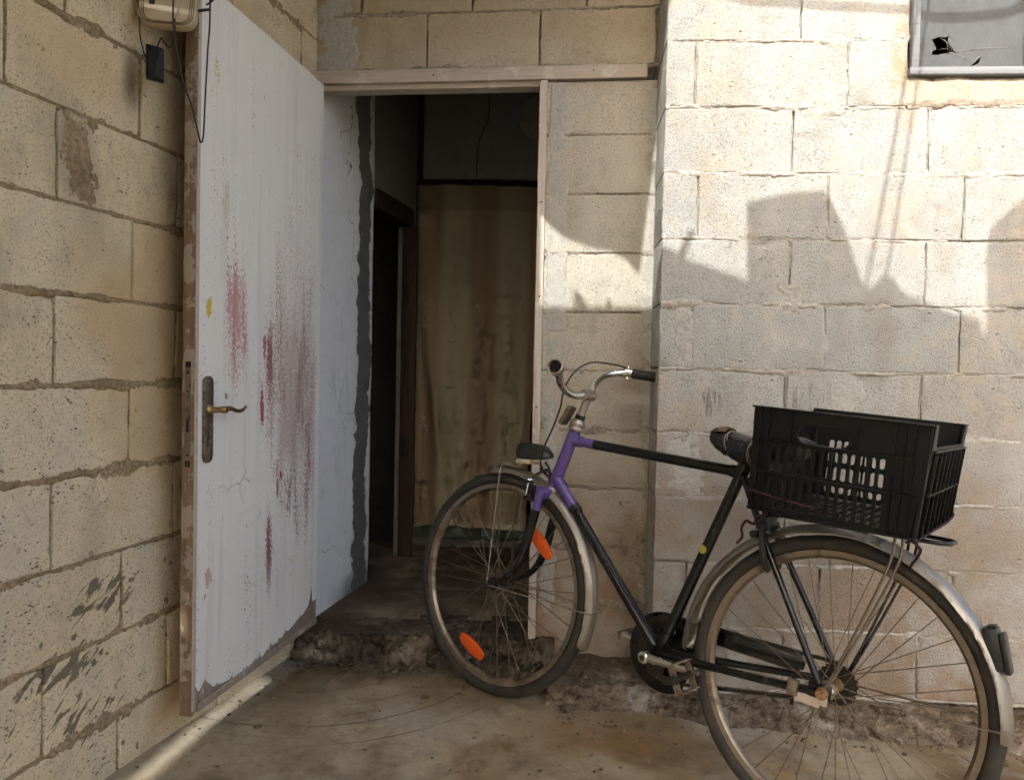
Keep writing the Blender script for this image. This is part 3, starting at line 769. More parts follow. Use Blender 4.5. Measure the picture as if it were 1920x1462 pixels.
# ------------------------------------------------------------------ inside the doorway
def wall_box(name, lo, hi, mat, label, mtx=None, cat='wall'):
    bm = bmesh.new(); box(bm, lo, hi); o = obj(name, bm, mat, smooth=False)
    if mtx is not None: o.matrix_world = mtx
    return tag(o, label, cat)
PW = Matrix.Translation((-.705, 2.790, 0)) @ Matrix.Rotation(rad(77.6), 4, 'Z')     # x runs into the passage, +y to the left
def passage_wall():
    root = empty('plaster_wall', PW); tag(root, 'white painted plaster wall inside the doorway, grey cement stripe', 'wall')
    def fn(a, b):
        x = .51*a; z = .10+2.4*b
        y = .003*F3(x*4, z*4, 2)
        if a > .98: y += .012*(a-.98)/.02
        return (x, y, z)
    o = slab('plaster_face', fn, 40, 120, 'white_plaster', root)
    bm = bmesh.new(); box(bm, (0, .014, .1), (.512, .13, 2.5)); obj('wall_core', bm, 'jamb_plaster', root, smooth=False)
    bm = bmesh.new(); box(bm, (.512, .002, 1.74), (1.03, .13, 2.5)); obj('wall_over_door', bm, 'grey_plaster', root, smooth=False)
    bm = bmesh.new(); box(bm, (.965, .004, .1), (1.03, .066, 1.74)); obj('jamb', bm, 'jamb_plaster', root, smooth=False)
    return root
passage_wall()
# brown frame of the side door, its posts and head
fr = empty('door_frame', PW); tag(fr, 'dark brown wooden door frame deep inside the passage', 'door frame')
bm = bmesh.new(); box(bm, (.950, -.034, .128), (.9645, .040, 1.72), .003); obj('post', bm, 'wood_brown', fr)
bm = bmesh.new(); box(bm, (.5135, .012, .128), (.522, .10, 1.72), .002); obj('post', bm, 'wood_brown', fr)
bm = bmesh.new(); box(bm, (.5135, -.012, 1.721), (.9645, .09, 1.80), .003); obj('head', bm, 'wood_black', fr)
for z in (.62, 1.02, 1.35):
    bm = bmesh.new(); box(bm, (.943, -.010, z), (.9495, .020, z+.09), .001); obj('strike', bm, 'steel_dark', fr)
# end wall with the curtain
EW = Matrix.Translation((-.60, 4.02, 0)) @ Matrix.Rotation(rad(-1.5), 4, 'Z')
ew = empty('plaster_wall', EW); tag(ew, 'cracked grey plaster wall above the curtain', 'wall')
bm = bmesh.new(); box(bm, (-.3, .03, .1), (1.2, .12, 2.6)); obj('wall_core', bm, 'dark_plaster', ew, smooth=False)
bm = bmesh.new(); box(bm, (.118, .006, 2.02), (1.2, .029, 2.6), .004); obj('upper_panel', bm, 'pale_plaster', ew)
bm = bmesh.new(); cp = smooth_path([(.45, .003, 2.50), (.452, .003, 2.36), (.44, .003, 2.30), (.405, .003, 2.22), (.395, .003, 2.10), (.395, .003, 2.03)], 8)
cp = [V(p.x+.006*N3(p.z*40, 1), p.y+.002, p.z) for p in cp]; tube(bm, cp, .0026, 5); obj('crack', bm, 'dark_slot', ew)
bm = bmesh.new(); box(bm, (.115, -.045, .13), (.142, -.002, 1.55), .004); obj('green_post', bm, 'green', ew)
bm = bmesh.new(); box(bm, (.095, -.035, .13), (.113, -.003, 1.98), .003); obj('pale_post', bm, 'jamb_plaster', ew)
bm = bmesh.new(); box(bm, (.143, -.02, .168), (.9, .02, .29), .003); obj('green_board', bm, 'green', ew)
bm = bmesh.new(); box(bm, (.10, -.06, .128), (.95, .025, .165), .006); obj('threshold', bm, 'jamb_plaster', ew)
def curtain():
    root = empty('curtain', Matrix.Translation((-.475, 3.955, .228)) @ Matrix.Rotation(rad(-1.5), 4, 'Z'))
    tag(root, 'brown and olive striped curtain with pale sprigs at the end of the passage', 'curtain')
    H = 1.745
    def fold(x, z):
        k = .35+.65*(1-z/H)
        f = .055*F3(x*4.2+.3*sin(z*1.3), z*.6, 2.2, 2)+.018*F3(x*10, z*.9, 5.1, 2)+.016*sin(x*2*pi/.17+.9*sin(z*1.7))
        # drag folds hanging from the upper left
        for (x0, z0, x1, z1, am) in ((.02, 1.45, .10, .55, .040), (.03, 1.0, .13, .30, .036), (.42, .75, .34, .15, .024)):
            if z1-.2 < z < z0+.15:
                xc = x0+(x1-x0)*((z0-z)/(z0-z1)); f += -am*math.exp(-((x-xc)/.034)**2)*max(0, min(1, (z-z1+.2)/.25))
        return f*k
    def fn(a, b):
        x = -.015+.62*a; z = H*b; xx = x
        if a > .86: xx -= (a-.86)*.28*(1-b)*1.2
        return (xx, fold(x, z), z+.010*sin(x*9)*(1-b)+.008*N3(x*8, 1)*(1-b))
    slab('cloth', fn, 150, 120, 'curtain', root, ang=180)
    bm = bmesh.new()
    def sprig(cx, cz, s, r):
        rng = random.Random(r)
        def st(p, q, bend):
            pts = []
            for k in range(7):
                t = k/6; x = p[0]+(q[0]-p[0])*t+bend*sin(pi*t)*s; z = p[1]+(q[1]-p[1])*t
                pts.append((cx+x*s, fold(cx+x*s, cz+z*s)-.002, cz+z*s))
            tube(bm, pts, [.0006, .0016, .002, .002, .0018, .0014, .0005], 4)
        for dx, dz in ((-.028, .022), (-.018, .034), (0, .042), (.018, .034), (.03, .02)): st((0, 0), (dx, dz), .12*dx)
        st((0, .04), (.004, .085), .02)
        for k in range(6):
            a = 2*pi*k/6+.3; st((.006, .098), (.006+.018*cos(a), .098+.015*sin(a)), 0)
        for k in range(5):
            a = 2*pi*k/5; st((-.006, .15), (-.006+.012*cos(a), .15+.011*sin(a)), 0)
    for cx in (.155, .435):
        for i in range(6): sprig(cx+.006*(i % 2), 1.18-.235*i, 1.0-.02*i, i)
    for cx in (.295, .55, .03):
        for i in range(4): sprig(cx, 1.02-.29*i, .8, i+9)
    obj('embroidery', bm, 'embroidery', root)['kind'] = 'stuff'
    bm = bmesh.new(); tube(bm, [(-.03, .006, H+.004), (.65, .006, H+.004)], .006, 8); obj('rail', bm, 'wood_brown', root)
    return root
curtain()
wall_box('plaster_wall', (.0, 0, .1), (1.35, .12, 2.6), 'grey_plaster', 'hidden right hand plaster wall of the passage', Matrix.Translation((.40, 2.78, 0)) @ Matrix.Rotation(rad(86), 4, 'Z'))
bm = bmesh.new(); box(bm, (-1.75, 2.78, 2.50), (.75, 4.2, 2.56)); tag(obj('passage_ceiling', bm, 'dark_plaster', smooth=False), kind='structure')
# dark side room
sr = empty('side_room'); tag(sr, 'dark room behind the side doorway of the passage', 'room')
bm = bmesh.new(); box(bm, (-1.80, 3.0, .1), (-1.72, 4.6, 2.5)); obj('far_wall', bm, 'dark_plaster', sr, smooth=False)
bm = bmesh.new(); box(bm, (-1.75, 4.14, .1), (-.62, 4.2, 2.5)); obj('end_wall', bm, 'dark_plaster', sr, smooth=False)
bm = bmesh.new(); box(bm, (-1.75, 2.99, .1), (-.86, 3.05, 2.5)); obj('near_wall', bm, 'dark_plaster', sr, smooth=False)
# straw fan hung high on the right
fan = empty('straw_fan', Matrix.Translation((.115, 3.86, 2.30)) @ Matrix.Rotation(rad(-18), 4, 'Z'))
tag(fan, 'pale round ribbed straw fan half hidden behind the door post', 'fan')
bm = bmesh.new(); lathe(bm, [(0, -.012), (.04, -.010), (.085, -.002), (.112, .012), (.118, .016), (.112, .02), (.05, .0), (0, 0)], (0, 0, 0), (0, 1, 0), 40); obj('disc', bm, 'straw', fan)
bm = bmesh.new()
for k in range(30):
    a = 2*pi*k/30; rod(bm, (.03*cos(a), -.013, .03*sin(a)), (.113*cos(a), .006, .113*sin(a)), .0022, 5)
obj('rib', bm, 'straw', fan)['kind'] = 'stuff'
bm = bmesh.new(); box(bm, (-.005, -.001, 0), (.022, .001, .05)); tg = obj('paper_tag', bm, 'cream_lens'); tg.matrix_world = Matrix.Translation((-.725, 4.10, 1.66))
tag(tg, 'small pale paper tag in the dark side room', 'tag')

# ------------------------------------------------------------------ outer door frame
df = empty('door_frame', wall_matrix(YAW_B, D_B)); tag(df, 'whitewashed timber lintel and post round the main doorway', 'door frame')
def beam(name, lo, hi, mat, seed, n=40, axis=0):
    bm = bmesh.new(); lo = V(*lo); hi = V(*hi); rings = []
    for i in range(n+1):
        t = i/n; c = []
        for (sx, sz) in ((0, 0), (1, 0), (1, 1), (0, 1)):
            if axis == 0: p = V(lo.x+(hi.x-lo.x)*t, lo.y+(hi.y-lo.y)*sx, lo.z+(hi.z-lo.z)*sz)
            else: p = V(lo.x+(hi.x-lo.x)*sx, lo.y+(hi.y-lo.y)*sz, lo.z+(hi.z-lo.z)*t)
            s = 6*(p.x if axis == 0 else p.z)
            p += V(.0015*N3(s, sx*3+seed, sz*5), .0012*N3(s*2, sx*2+seed, sz*7+4), .0018*N3(s*1.5, sx*3+seed+9, sz*5)); c.append(bm.verts.new(p))
        rings.append(c)
    for i in range(n):
        for k in range(4): bm.faces.new((rings[i][k], rings[i][(k+1) % 4], rings[i+1][(k+1) % 4], rings[i+1][k]))
    bm.faces.new(rings[0][::-1]); bm.faces.new(rings[-1])
    bmesh.ops.recalc_face_normals(bm, faces=bm.faces)
    return obj(name, bm, mat, df, ang=30)
beam('lintel', (-1.025, -.014, 2.034), (.128, .10, 2.0775), 'wood_white', 1.)
beam('head_rail', (-1.005, .004, 2.016), (-.232, .06, 2.0335), 'wood_white', 2.)
beam('post', (-.2305, -.012, .112), (-.2055, .012, 2.031), 'wood_post', 3., axis=2)
beam('inner_post', (-.2345, .0125, .125), (-.207, .11, 2.004), 'wood_red', 4., axis=2)
beam('hinge_post', (-1.028, -.030, .125), (-1.010, .02, 2.004), 'wood_red', 5., axis=2)  # dark wood here also stands for the shaded gap beside the door
for (x, z) in ((-.218, 1.62), (-.217, 1.30), (-.219, .92), (-.218, .60), (-.6, 2.055), (-.05, 2.06)):
    bm = bmesh.new(); lathe(bm, [(0, -.0015), (.0028, -.001), (.0032, .002)], (x, -.0135, z), (0, 1, 0), 8); obj('nail', bm, 'steel_dark', df)

# ------------------------------------------------------------------ door leaf
DW = .762
dm = Matrix.Translation((-.7985, 1.956, .02625)) @ Matrix.Rotation(math.atan2(.984, .177), 4, 'Z') @ Matrix.Scale(.975, 4)
door = empty('door', dm); tag(door, 'open white door smeared with red and yellow paint, splintered foot', 'door')
Z0, Z1 = .124, 2.036
def ragged():
    rng = random.Random(4); pts = []
    key = [(0.006, .20), (.018, .185), (.03, .175), (.05, .195), (.094, .165), (.16, .150), (.234, .144), (.30, .146), (.393, .150), (.45, .158), (.537, .170), (.60, .182), (.65, .192), (.69, .208), (.705, .235), (.72, .285), (.728, .215), (.745, .21), (.757, .225)]
    x = .006
    while x < .757:
        for (a, b) in zip(key[:-1], key[1:]):
            if a[0] <= x <= b[0]: z = a[1]+(b[1]-a[1])*(x-a[0])/(b[0]-a[0]); break
        z += rng.choice((0, 0, .004, .014*rng.random(), .028*rng.random()**2)) - .004*rng.random()
        pts.append((x, z)); x += rng.uniform(.003, .009)
    return pts
rg = ragged()
bm = xf(plate(rg+[(.757, Z1-.002), (.40, Z1-.001), (.006, Z1-.002)], [stadium(.146, .957, .010, .009, 3)], .0035), XZ)
xf(bm, Matrix.Translation((0, .002, 0))); obj('face_panel', bm, 'door', door, ang=30)
bm = bmesh.new(); box(bm, (.004, .0042, Z0), (DW, .030, Z1), .0015); obj('core', bm, 'wood_core', door)
bm = bmesh.new(); box(bm, (-.008, .002, Z0-.002), (.0035, .036, Z1), .002); obj('edge_strip', bm, 'wood_edge', door)
bm = bmesh.new(); box(bm, (-.0075, -.0022, Z0+.01), (.0055, .0015, Z1), .001); obj('edge_bead', bm, 'wood_white', door)
bm = bmesh.new(); box(bm, (.006, .0305, Z0+.002), (DW-.002, .0345, Z1-.002)); obj('rear_panel', bm, 'wood_core', door, smooth=False)
# bottom rail showing under the torn facing
bm = bmesh.new(); box(bm, (.02, -.001, Z0-.001), (DW-.004, .0035, .146), .001); obj('bottom_rail', bm, 'wood_core', door)
# handle
bm = xf(plate(rrect(.026, .783, .070, 1.013, .018, 6), [stadium(.048, .838, .0042, .013, 5)], .007, .0015), XZ); xf(bm, Matrix.Translation((0, -.0035, 0)))
hp = obj('handle_plate', bm, 'plate', door)
bm = bmesh.new(); lathe(bm, [(0, .002), (.0135, .002), (.0135, -.004), (.0095, -.007), (.008, -.012), (.0075, -.034), (.0095, -.038), (.010, -.046), (.008, -.052), (0, -.053)], (.048, -.007, .925), (0, 1, 0), 20)
tube(bm, smooth_path([(.048, -.047, .925), (.062, -.052, .928), (.082, -.053, .9265), (.105, -.052, .920), (.128, -.052, .9185), (.145, -.053, .923), (.155, -.054, .930)], 5),
     [.0075]*5+[.0070]*5+[.0060]*5+[.0056]*5+[.0054]*5+[.0045]*5+[.003], 10)
obj('lever', bm, 'brass', hp)
for z in (.797, 1.0):
    bm = bmesh.new(); lathe(bm, [(0, -.0022), (.0035, -.0015), (.0042, .0005)], (.048, -.0072, z), (0, 1, 0), 10); obj('screw', bm, 'brass', hp)
bm = bmesh.new(); box(bm, (.040, -.0032, .82), (.056, -.0012, .856)); obj('keyhole_back', bm, 'dark_slot', hp, smooth=False)
# lock case on the edge of the leaf (faces the yard)
bm = plate(rrect(.0105, .797, .0265, 1.033, .003, 3), [rrect(.0140, .868, .0230, .902, .001, 2), rrect(.0140, .955, .0230, .975, .001, 2)], .002)
bm.transform(Matrix(((0,0,1,0),(1,0,0,0),(0,1,0,0),(0,0,0,1)))); xf(bm, Matrix.Translation((-.0092, 0, 0)))
lp = obj('lock_plate', bm, 'lockplate', door)
bm = bmesh.new(); box(bm, (-.0086, .0130, .862), (-.0080, .0240, .98)); obj('lock_slot', bm, 'dark_slot', lp, smooth=False)
bm = bmesh.new(); box(bm, (-.015, .0147, .957), (-.0090, .0220, .973), .001); obj('latch', bm, 'lockplate', lp)
for z in (.808, 1.022):
    bm = bmesh.new(); lathe(bm, [(0, -.0014), (.003, -.0008), (.0034, .0006)], (-.0102, .0185, z), (1, 0, 0), 10); obj('screw', bm, 'steel_dark', lp)
for z in (1.043, .785):
    bm = bmesh.new(); box(bm, (-.0089, .0110, z-.008), (-.0078, .0260, z+.008)); obj('recess', bm, 'dark_slot', lp, smooth=False)
for z in (.35, 1.78):
    bm = bmesh.new(); tube(bm, [(DW-.004, .042, z), (DW-.004, .042, z+.09)], .006, 10); obj('hinge', bm, 'steel_dark', door)

# ------------------------------------------------------------------ window high in the right wall
wroot = empty('window', wall_matrix(YAW_R, D_R)); tag(wroot, 'small window with grey frame and torn insect screen', 'window')
def batten(name, lo, hi, mat='window_frame'):
    bm = bmesh.new(); box(bm, lo, hi, .004); return obj(name, bm, mat, wroot)
batten('sill_batten', (1.006, -.022, 1.951), (1.372, .012, 1.974))
batten('side_batten', (1.012, -.018, 1.9745), (1.034, .012, 2.452))
batten('side_batten', (1.338, -.018, 1.9745), (1.360, .012, 2.452))
batten('top_batten', (1.008, -.020, 2.4525), (1.366, .012, 2.475))
bm = bmesh.new(); box(bm, (1.296, .020, 1.976), (1.314, .034, 2.45), .002); obj('mullion', bm, 'cream_lens', wroot)
def torn(cx, cz, pts): return [(cx+a, cz+b) for a, b in pts]
h1 = torn(1.108, 2.046, [(1.25*a, 1.2*b) for a, b in [(-.028,.012),(-.012,.018),(.004,.017),(.012,.021),(.009,.008),(.017,-.004),(.026,-.018),(.030,-.022),(.016,-.019),(.012,-.024),(.002,-.022),(-.010,-.026),(-.025,-.026),(-.027,-.018),(-.016,-.012),(-.022,.002)]])
h2 = torn(1.205, 1.994, [(-.016,-.012),(-.004,-.010),(.006,-.004),(.012,.012),(.004,.010),(-.004,-.001)])
bm = plate([(1.0345, 1.9748), (1.3375, 1.9748), (1.3375, 2.452), (1.0345, 2.452)], [h1, h2], .0012); xf(bm, XZ)
obj('screen', xf(bm, Matrix.Translation((0, -.002, 0))), 'screen', wroot, smooth=False)
bm = bmesh.new()
for (x0, z0, x1, z1) in ((1.10, 2.062, 1.125, 2.034), (1.108, 2.060, 1.119, 2.030), (1.094, 2.030, 1.128, 2.026), (1.115, 2.052, 1.131, 2.028), (1.20, 2.0, 1.213, 2.008), (1.196, 1.99, 1.212, 2.004), (1.13, 2.024, 1.29, 2.034), (1.12, 2.021, 1.18, 1.999)):
    tube(bm, smooth_path([(x0, -.004, z0), ((x0+x1)/2+.002, -.006, (z0+z1)/2+.003), (x1, -.004, z1)], 4), .0004, 4)
obj('loose_thread', bm, 'string', wroot)['kind'] = 'stuff'
bm = bmesh.new(); box(bm, (1.012, .05, 1.95), (1.36, .40, 2.47))
for f in list(bm.faces):
    if f.normal.y < -.5: bm.faces.remove(f)
bmesh.ops.reverse_faces(bm, faces=bm.faces); obj('dark_recess', bm, 'dark_plaster', wroot, smooth=False)

# ------------------------------------------------------------------ router, adapter and cables by the door top
rt = empty('wifi_router', Matrix.Translation((-.848, 1.885, 1.848)) @ Matrix.Rotation(rad(9), 4, 'Z') @ Matrix.Rotation(rad(-8), 4, 'X'))
tag(rt, 'aged cream plastic router hanging above the open door edge', 'router')
def rt_out(s, top=.20): 
    hw = .066*s; r = .030*s; out = []
    for k in range(9): a = -pi/2-pi/2*k/8; out.append((-hw+r+r*cos(a), .004*(2-s)+(1-s)*.03+r+r*sin(a)))
    out += [(-hw-.006, top), (hw+.006, top)]
    for k in range(9): a = -pi/2*k/8; out.append((hw-r+r*cos(a), .004*(2-s)+(1-s)*.03+r+r*sin(a)))
    return out
bm = xf(plate(rt_out(1.), (), .030, .004), XZ); obj('case', bm, 'cream_plastic', rt, ang=50)
for s in (.93, .86, .79):
    pts = rt_out(s, .19); bm = bmesh.new(); tube(bm, [(x, -.0150, z) for x, z in pts[:9]]+[(x, -.0150, z) for x, z in pts[9:]] if False else [(x, -.0150, z) for x, z in pts[9:11][:1]+pts[:9][::-1]+pts[11:][::-1]+pts[10:11]], .0012, 5)
    obj('groove', bm, 'groove', rt)
bm = bmesh.new(); box(bm, (-.040, -.0165, .052), (-.027, -.0148, .10), .0005); obj('logo_slot', bm, 'dark_slot', rt)
bm = bmesh.new(); rod(bm, (.070, -.004, .052), (.098, -.008, .056), .004, 10, .003); obj('plug', bm, 'cable', rt)
ad = empty('power_adapter', Matrix.Translation((-.878, 1.885, 1.722)) @ Matrix.Rotation(rad(24), 4, 'Z') @ Matrix.Rotation(rad(7), 4, 'Y'))
tag(ad, 'black power adapter in crumpled plastic hanging under the router', 'adapter')
bm = bmesh.new(); box(bm, (-.020, -.014, .004), (.020, .014, .082), .004)
for v in bm.verts:
    v.co.x += -.010*(v.co.z-.04)/.04*(v.co.z > .05)
obj('body', bm, 'crate', ad)
bm = bmesh.new(); rg_ = random.Random(2); rings = []
for i in range(14):
    t = i/13; z = -.002+.128*t; r = .027*(1-.75*max(0, (t-.62)/.38)); ring = []
    for k in range(18):
        a = 2*pi*k/18; rr = r*(1+.16*N3(cos(a)*2, sin(a)*2, z*40))
        ring.append(bm.verts.new((rr*cos(a)*.95, rr*sin(a)*.72, z+.002*N3(a*3, z*60))))
    rings.append(ring)
for i in range(13):
    for k in range(18): bm.faces.new((rings[i][k], rings[i][(k+1) % 18], rings[i+1][(k+1) % 18], rings[i+1][k]))
def clear_mat():
    g = G('clear_crumpled_plastic'); p = g.oc(); n = g.noise(p, 45, 3, .6, 1.)
    return g.out((.12,.12,.115), .16, 0, g.bump(n, .8, .006), spec=.6, alpha=.07)
MAT['clear'] = clear_mat()
obj('plastic_wrap', bm, 'clear', ad, ang=25)
def cable(pts, r=.0021, label=None, name='cable', mat='cable', n=8, group=None):
    bm = bmesh.new(); tube(bm, smooth_path(pts, n), r, 7); return tag(obj(name, bm, mat), label, 'cable', group)
cable([(-.826,1.862,2.02),(-.824,1.862,1.93),(-.824,1.862,1.85),(-.818,1.872,1.79),(-.806,1.88,1.72),(-.787,1.885,1.665),(-.772,1.888,1.60),(-.766,1.888,1.581),(-.760,1.888,1.60),(-.756,1.886,1.68),(-.750,1.884,1.80),(-.746,1.884,1.86),(-.745,1.884,1.93),(-.74,1.884,2.02)], .0021, 'thin black cable looping down over the top of the white door')
cable([(-.915,1.868,1.95),(-.908,1.868,1.87),(-.905,1.869,1.82),(-.893,1.870,1.775),(-.880,1.868,1.760)], .0016, 'thin dark lead from the router to the hanging adapter')
cable([(-.876,1.888,1.80),(-.868,1.895,1.83),(-.862,1.90,1.822),(-.850,1.90,1.812),(-.838,1.892,1.815),(-.828,1.88,1.84),(-.826,1.875,1.87)], .0019, 'short black lead curving from the adapter behind the router')
cable([(-.752,1.876,1.904),(-.742,1.876,1.910),(-.728,1.876,1.925),(-.715,1.876,1.95),(-.70,1.876,2.0)], .0021, 'short black lead leaving the side of the router')

# ------------------------------------------------------------------ bicycle
BO = V(.732, 1.772, 1.05-1.0766)
bF = V(-.757, .652, .038).normalized(); bU = V(.092, .049, .995); bU = (bU-bF*bU.dot(bF)).normalized(); bL = bU.cross(bF)
BM = Matrix(((bF.x, bL.x, bU.x, BO.x), (bF.y, bL.y, bU.y, BO.y), (bF.z, bL.z, bU.z, BO.z), (0, 0, 0, 1)))
bike = empty('bicycle', BM); tag(bike, 'old black and purple bicycle leaning against the block wall', 'bicycle')
WR, WB = .351, 1.045
RH = V(0, 0, WR); FH = V(WB, 0, WR); BBK = V(.455, 0, .300); HT = V(.815, 0, .868); HB = V(.872, 0, .688); ST = V(.268, 0, .838)
def L2(a, b, t): return a+(b-a)*t
# frame: black tubes
bm = bmesh.new()
TT0 = V(.812, 0, .836); TT1 = V(.272, 0, .815); DT0 = V(.862, 0, .712)
rod(bm, L2(TT0, TT1, .135), TT1, .0142, 18); rod(bm, L2(DT0, BBK, .205), BBK, .0155, 18)
rod(bm, BBK, ST, .0150, 18)
rod(bm, BBK-V(.0, .035, 0), BBK+V(0, .035, 0), .021, 20)
for s in (-1, 1):
    tube(bm, smooth_path([V(.262, .018*s, .806), V(.18, .040*s, .66), V(.09, .056*s, .505), V(.012, .064*s, .368)], 6), [.0085]*10+[.0080]*9, 12)
    tube(bm, smooth_path([V(.44, .022*s, .302), V(.30, .034*s, .316), V(.15, .054*s, .332), V(.015, .064*s, .349)], 6), [.0105]*8+[.0092]*11, 12)
    box(bm, (-.018, .064*s-.0025, .335), (.035, .064*s+.0025, .370), .002)
rod(bm, V(.205, -.05, .70), V(.205, .05, .70), .006, 10)
frame = obj('frame', bm, 'black', bike, ang=45)
# lugs and clamps
for (a, b, r) in ((L2(BBK, DT0, .045), L2(BBK, DT0, .11), .0185), (L2(BBK, ST, .05), L2(BBK, ST, .11), .0178), (L2(ST, BBK, .0), L2(ST, BBK, .06), .0185), (L2(TT1, TT0, .0), L2(TT1, TT0, .06), .0168)):
    bm = bmesh.new(); rod(bm, a, b, r, 18); obj('lug', bm, 'black', frame)
bm = bmesh.new(); p = L2(DT0, BBK, .19); d = (BBK-DT0).normalized(); rod(bm, p-d*.009, p+d*.009, .0190, 16)
rod(bm, p+V(0, .018, 0), p+V(-.035, .030, .006), .004, 8); rod(bm, p+V(-.035, .030, .006), p+V(-.037, .030, -.010), .003, 8); obj('clamp', bm, 'plastic', frame)
# purple part of the frame
bm = bmesh.new(); rod(bm, L2(HT, HB, -.0), L2(HT, HB, 1.0), .0185, 20)
rod(bm, TT0, L2(TT0, TT1, .137), .0144, 18); rod(bm, DT0, L2(DT0, BBK, .207), .0157, 18)
rod(bm, TT0, L2(TT0, TT1, .045), .0175, 18); rod(bm, DT0, L2(DT0, BBK, .05), .0188, 18)
obj('purple_frame_section', bm, 'purple', bike, ang=45)
bm = bmesh.new(); lathe(bm, [(.0, .0012), (.0115, .0012), (.0115, -.002)], L2(ST, BBK, .44)+V(.004, .0146, 0), (.25, 1, .1), 20); obj('sticker', bm, 'yellow', frame)
# headset, stem, handlebar
ax = (HT-HB).normalized()
bm = bmesh.new(); lathe(bm, [(0, -.002), (.0195, -.002), (.0245, .004), (.0245, .010), (.020, .015), (.0235, .019), (.0235, .026), (.018, .032), (.015, .036), (0, .036)], HT, ax, 26); obj('headset', bm, 'chrome_rust', bike)
bm = bmesh.new(); lathe(bm, [(0, -.020), (.021, -.020), (.024, -.012), (.0235, -.004), (.019, .0), (0, .0)], HB, ax, 26); obj('lower_headset', bm, 'chrome_rust', bike)
bm = bmesh.new(); lathe(bm, [(0, .036), (.0155, .036), (.0155, .050), (0, .05)], HT, ax, 20); obj('stem_collar', bm, 'plastic', bike)
STT = V(.778, 0, .985)
bm = bmesh.new(); tube(bm, [HT+ax*.03, L2(HT+ax*.03, STT, .8), STT], [.0112, .0112, .0118], 18)
rod(bm, STT+V(.004, -.024, -.008), STT+V(.004, .024, -.008), .0165, 18); lathe(bm, [(0, .010), (.006, .010), (.006, .002), (.012, 0)], STT, ax, 6); obj('stem', bm, 'chrome_rust', bike)
HA = rad(7)
def hb(a, wv, v): # along, to the right, up -> local, the bar is turned a little
    return V(STT.x+.004+a*cos(HA)+wv*sin(HA), -(wv*cos(HA)-a*sin(HA)), v)
half = [(0, 0, .977), (.004, .03, .977), (.018, .06, .982), (.036, .095, 1.003), (.042, .13, 1.030), (.036, .165, 1.050), (.016, .196, 1.062), (-.018, .220, 1.067), (-.05, .236, 1.068)]
ptsR = [hb(*q) for q in half]; ptsL = [V(STT.x+.004, 0, .977), V(.790, .03, .973), V(.797, .062, .973), V(.800, .095, .984), V(.798, .122, 1.004), V(.790, .145, 1.024), V(.778, .168, 1.034)]
bm = bmesh.new(); tube(bm, smooth_path([*reversed(ptsL), *ptsR[1:]], 5), .0113, 16); hbar = obj('handlebar', bm, 'chrome', bike)
gR0 = hb(-.03, .226, 1.068); gR1 = hb(-.145, .272, 1.060)
bm = bmesh.new(); n = 26; tube(bm, [L2(gR0, gR1, k/n) for k in range(n+1)], [.0150+.0012*(k % 2) for k in range(n+1)], 16); obj('grip', bm, 'rubber', hbar)
bm = bmesh.new(); dd = (gR1-gR0).normalized(); rod(bm, gR0-dd*.022, gR0+dd*.002, .0148, 16); obj('lever_clamp', bm, 'chrome', hbar)
bm = bmesh.new(); tube(bm, smooth_path([gR0-dd*.012+V(.012, 0, -.012), gR0-dd*.01+V(.03, 0, -.012), gR0+dd*.03+V(.045, 0, .004), gR0+dd*.11+V(.045, 0, .008)], 5), .0042, 8, sq=.6)
rod(bm, gR0-dd*.012+V(0, .0, -.022), gR0-dd*.012+V(0, 0, .022), .005, 8); obj('brake_lever', bm, 'chrome', hbar)
gL0 = V(.783, .158, 1.031); gL1 = V(.750, .222, 1.043); dd = (gL1-gL0).normalized()
bm = bmesh.new(); lathe(bm, [(.0118, -.012), (.0165, -.004), (.0205, .012), (.0212, .040), (.0216, .050), (.0195, .051), (.0180, .050), (.0175, .020), (0, .018)], gL0+dd*.018, dd, 24); obj('grip', bm, 'chrome_rust', hbar)
bm = bmesh.new(); lathe(bm, [(0, .026), (.0176, .026)], gL0+dd*.018, dd, 24); obj('grip_hollow', bm, 'dark_slot', hbar)
# fork
FC = HB-ax*.016
bm = bmesh.new(); box(bm, (-.016, -.062, -.022), (.018, .062, .010), .006, Matrix.Translation(FC) @ Matrix.Rotation(rad(-17), 4, 'Y'))
for s in (-1, 1): tube(bm, smooth_path([FC+V(0, .052*s, 0), V(.884, .052*s, .645), V(.890, .053*s, .615)], 6), [.0148]*7+[.0142]*6, 14, sq=1.)
obj('fork_crown', bm, 'purple', bike, ang=45)
bm = bmesh.new()
for s in (-1, 1):
    tube(bm, smooth_path([V(.8895, .053*s, .617), V(.903, .053*s, .55), V(.918, .054*s, .48), V(.942, .055*s, .425), V(.985, .056*s, .383), V(WB, .056*s, WR)], 6), [.0139]*12+[.0125]*6+[.0105]*6+[.008]*7, 12)
    lathe(bm, [(0, -.003), (.014, -.003), (.014, .003), (0, .003)], FH+V(0, .056*s, 0), (0, 1, 0), 14)
obj('fork', bm, 'black', bike, ang=45)
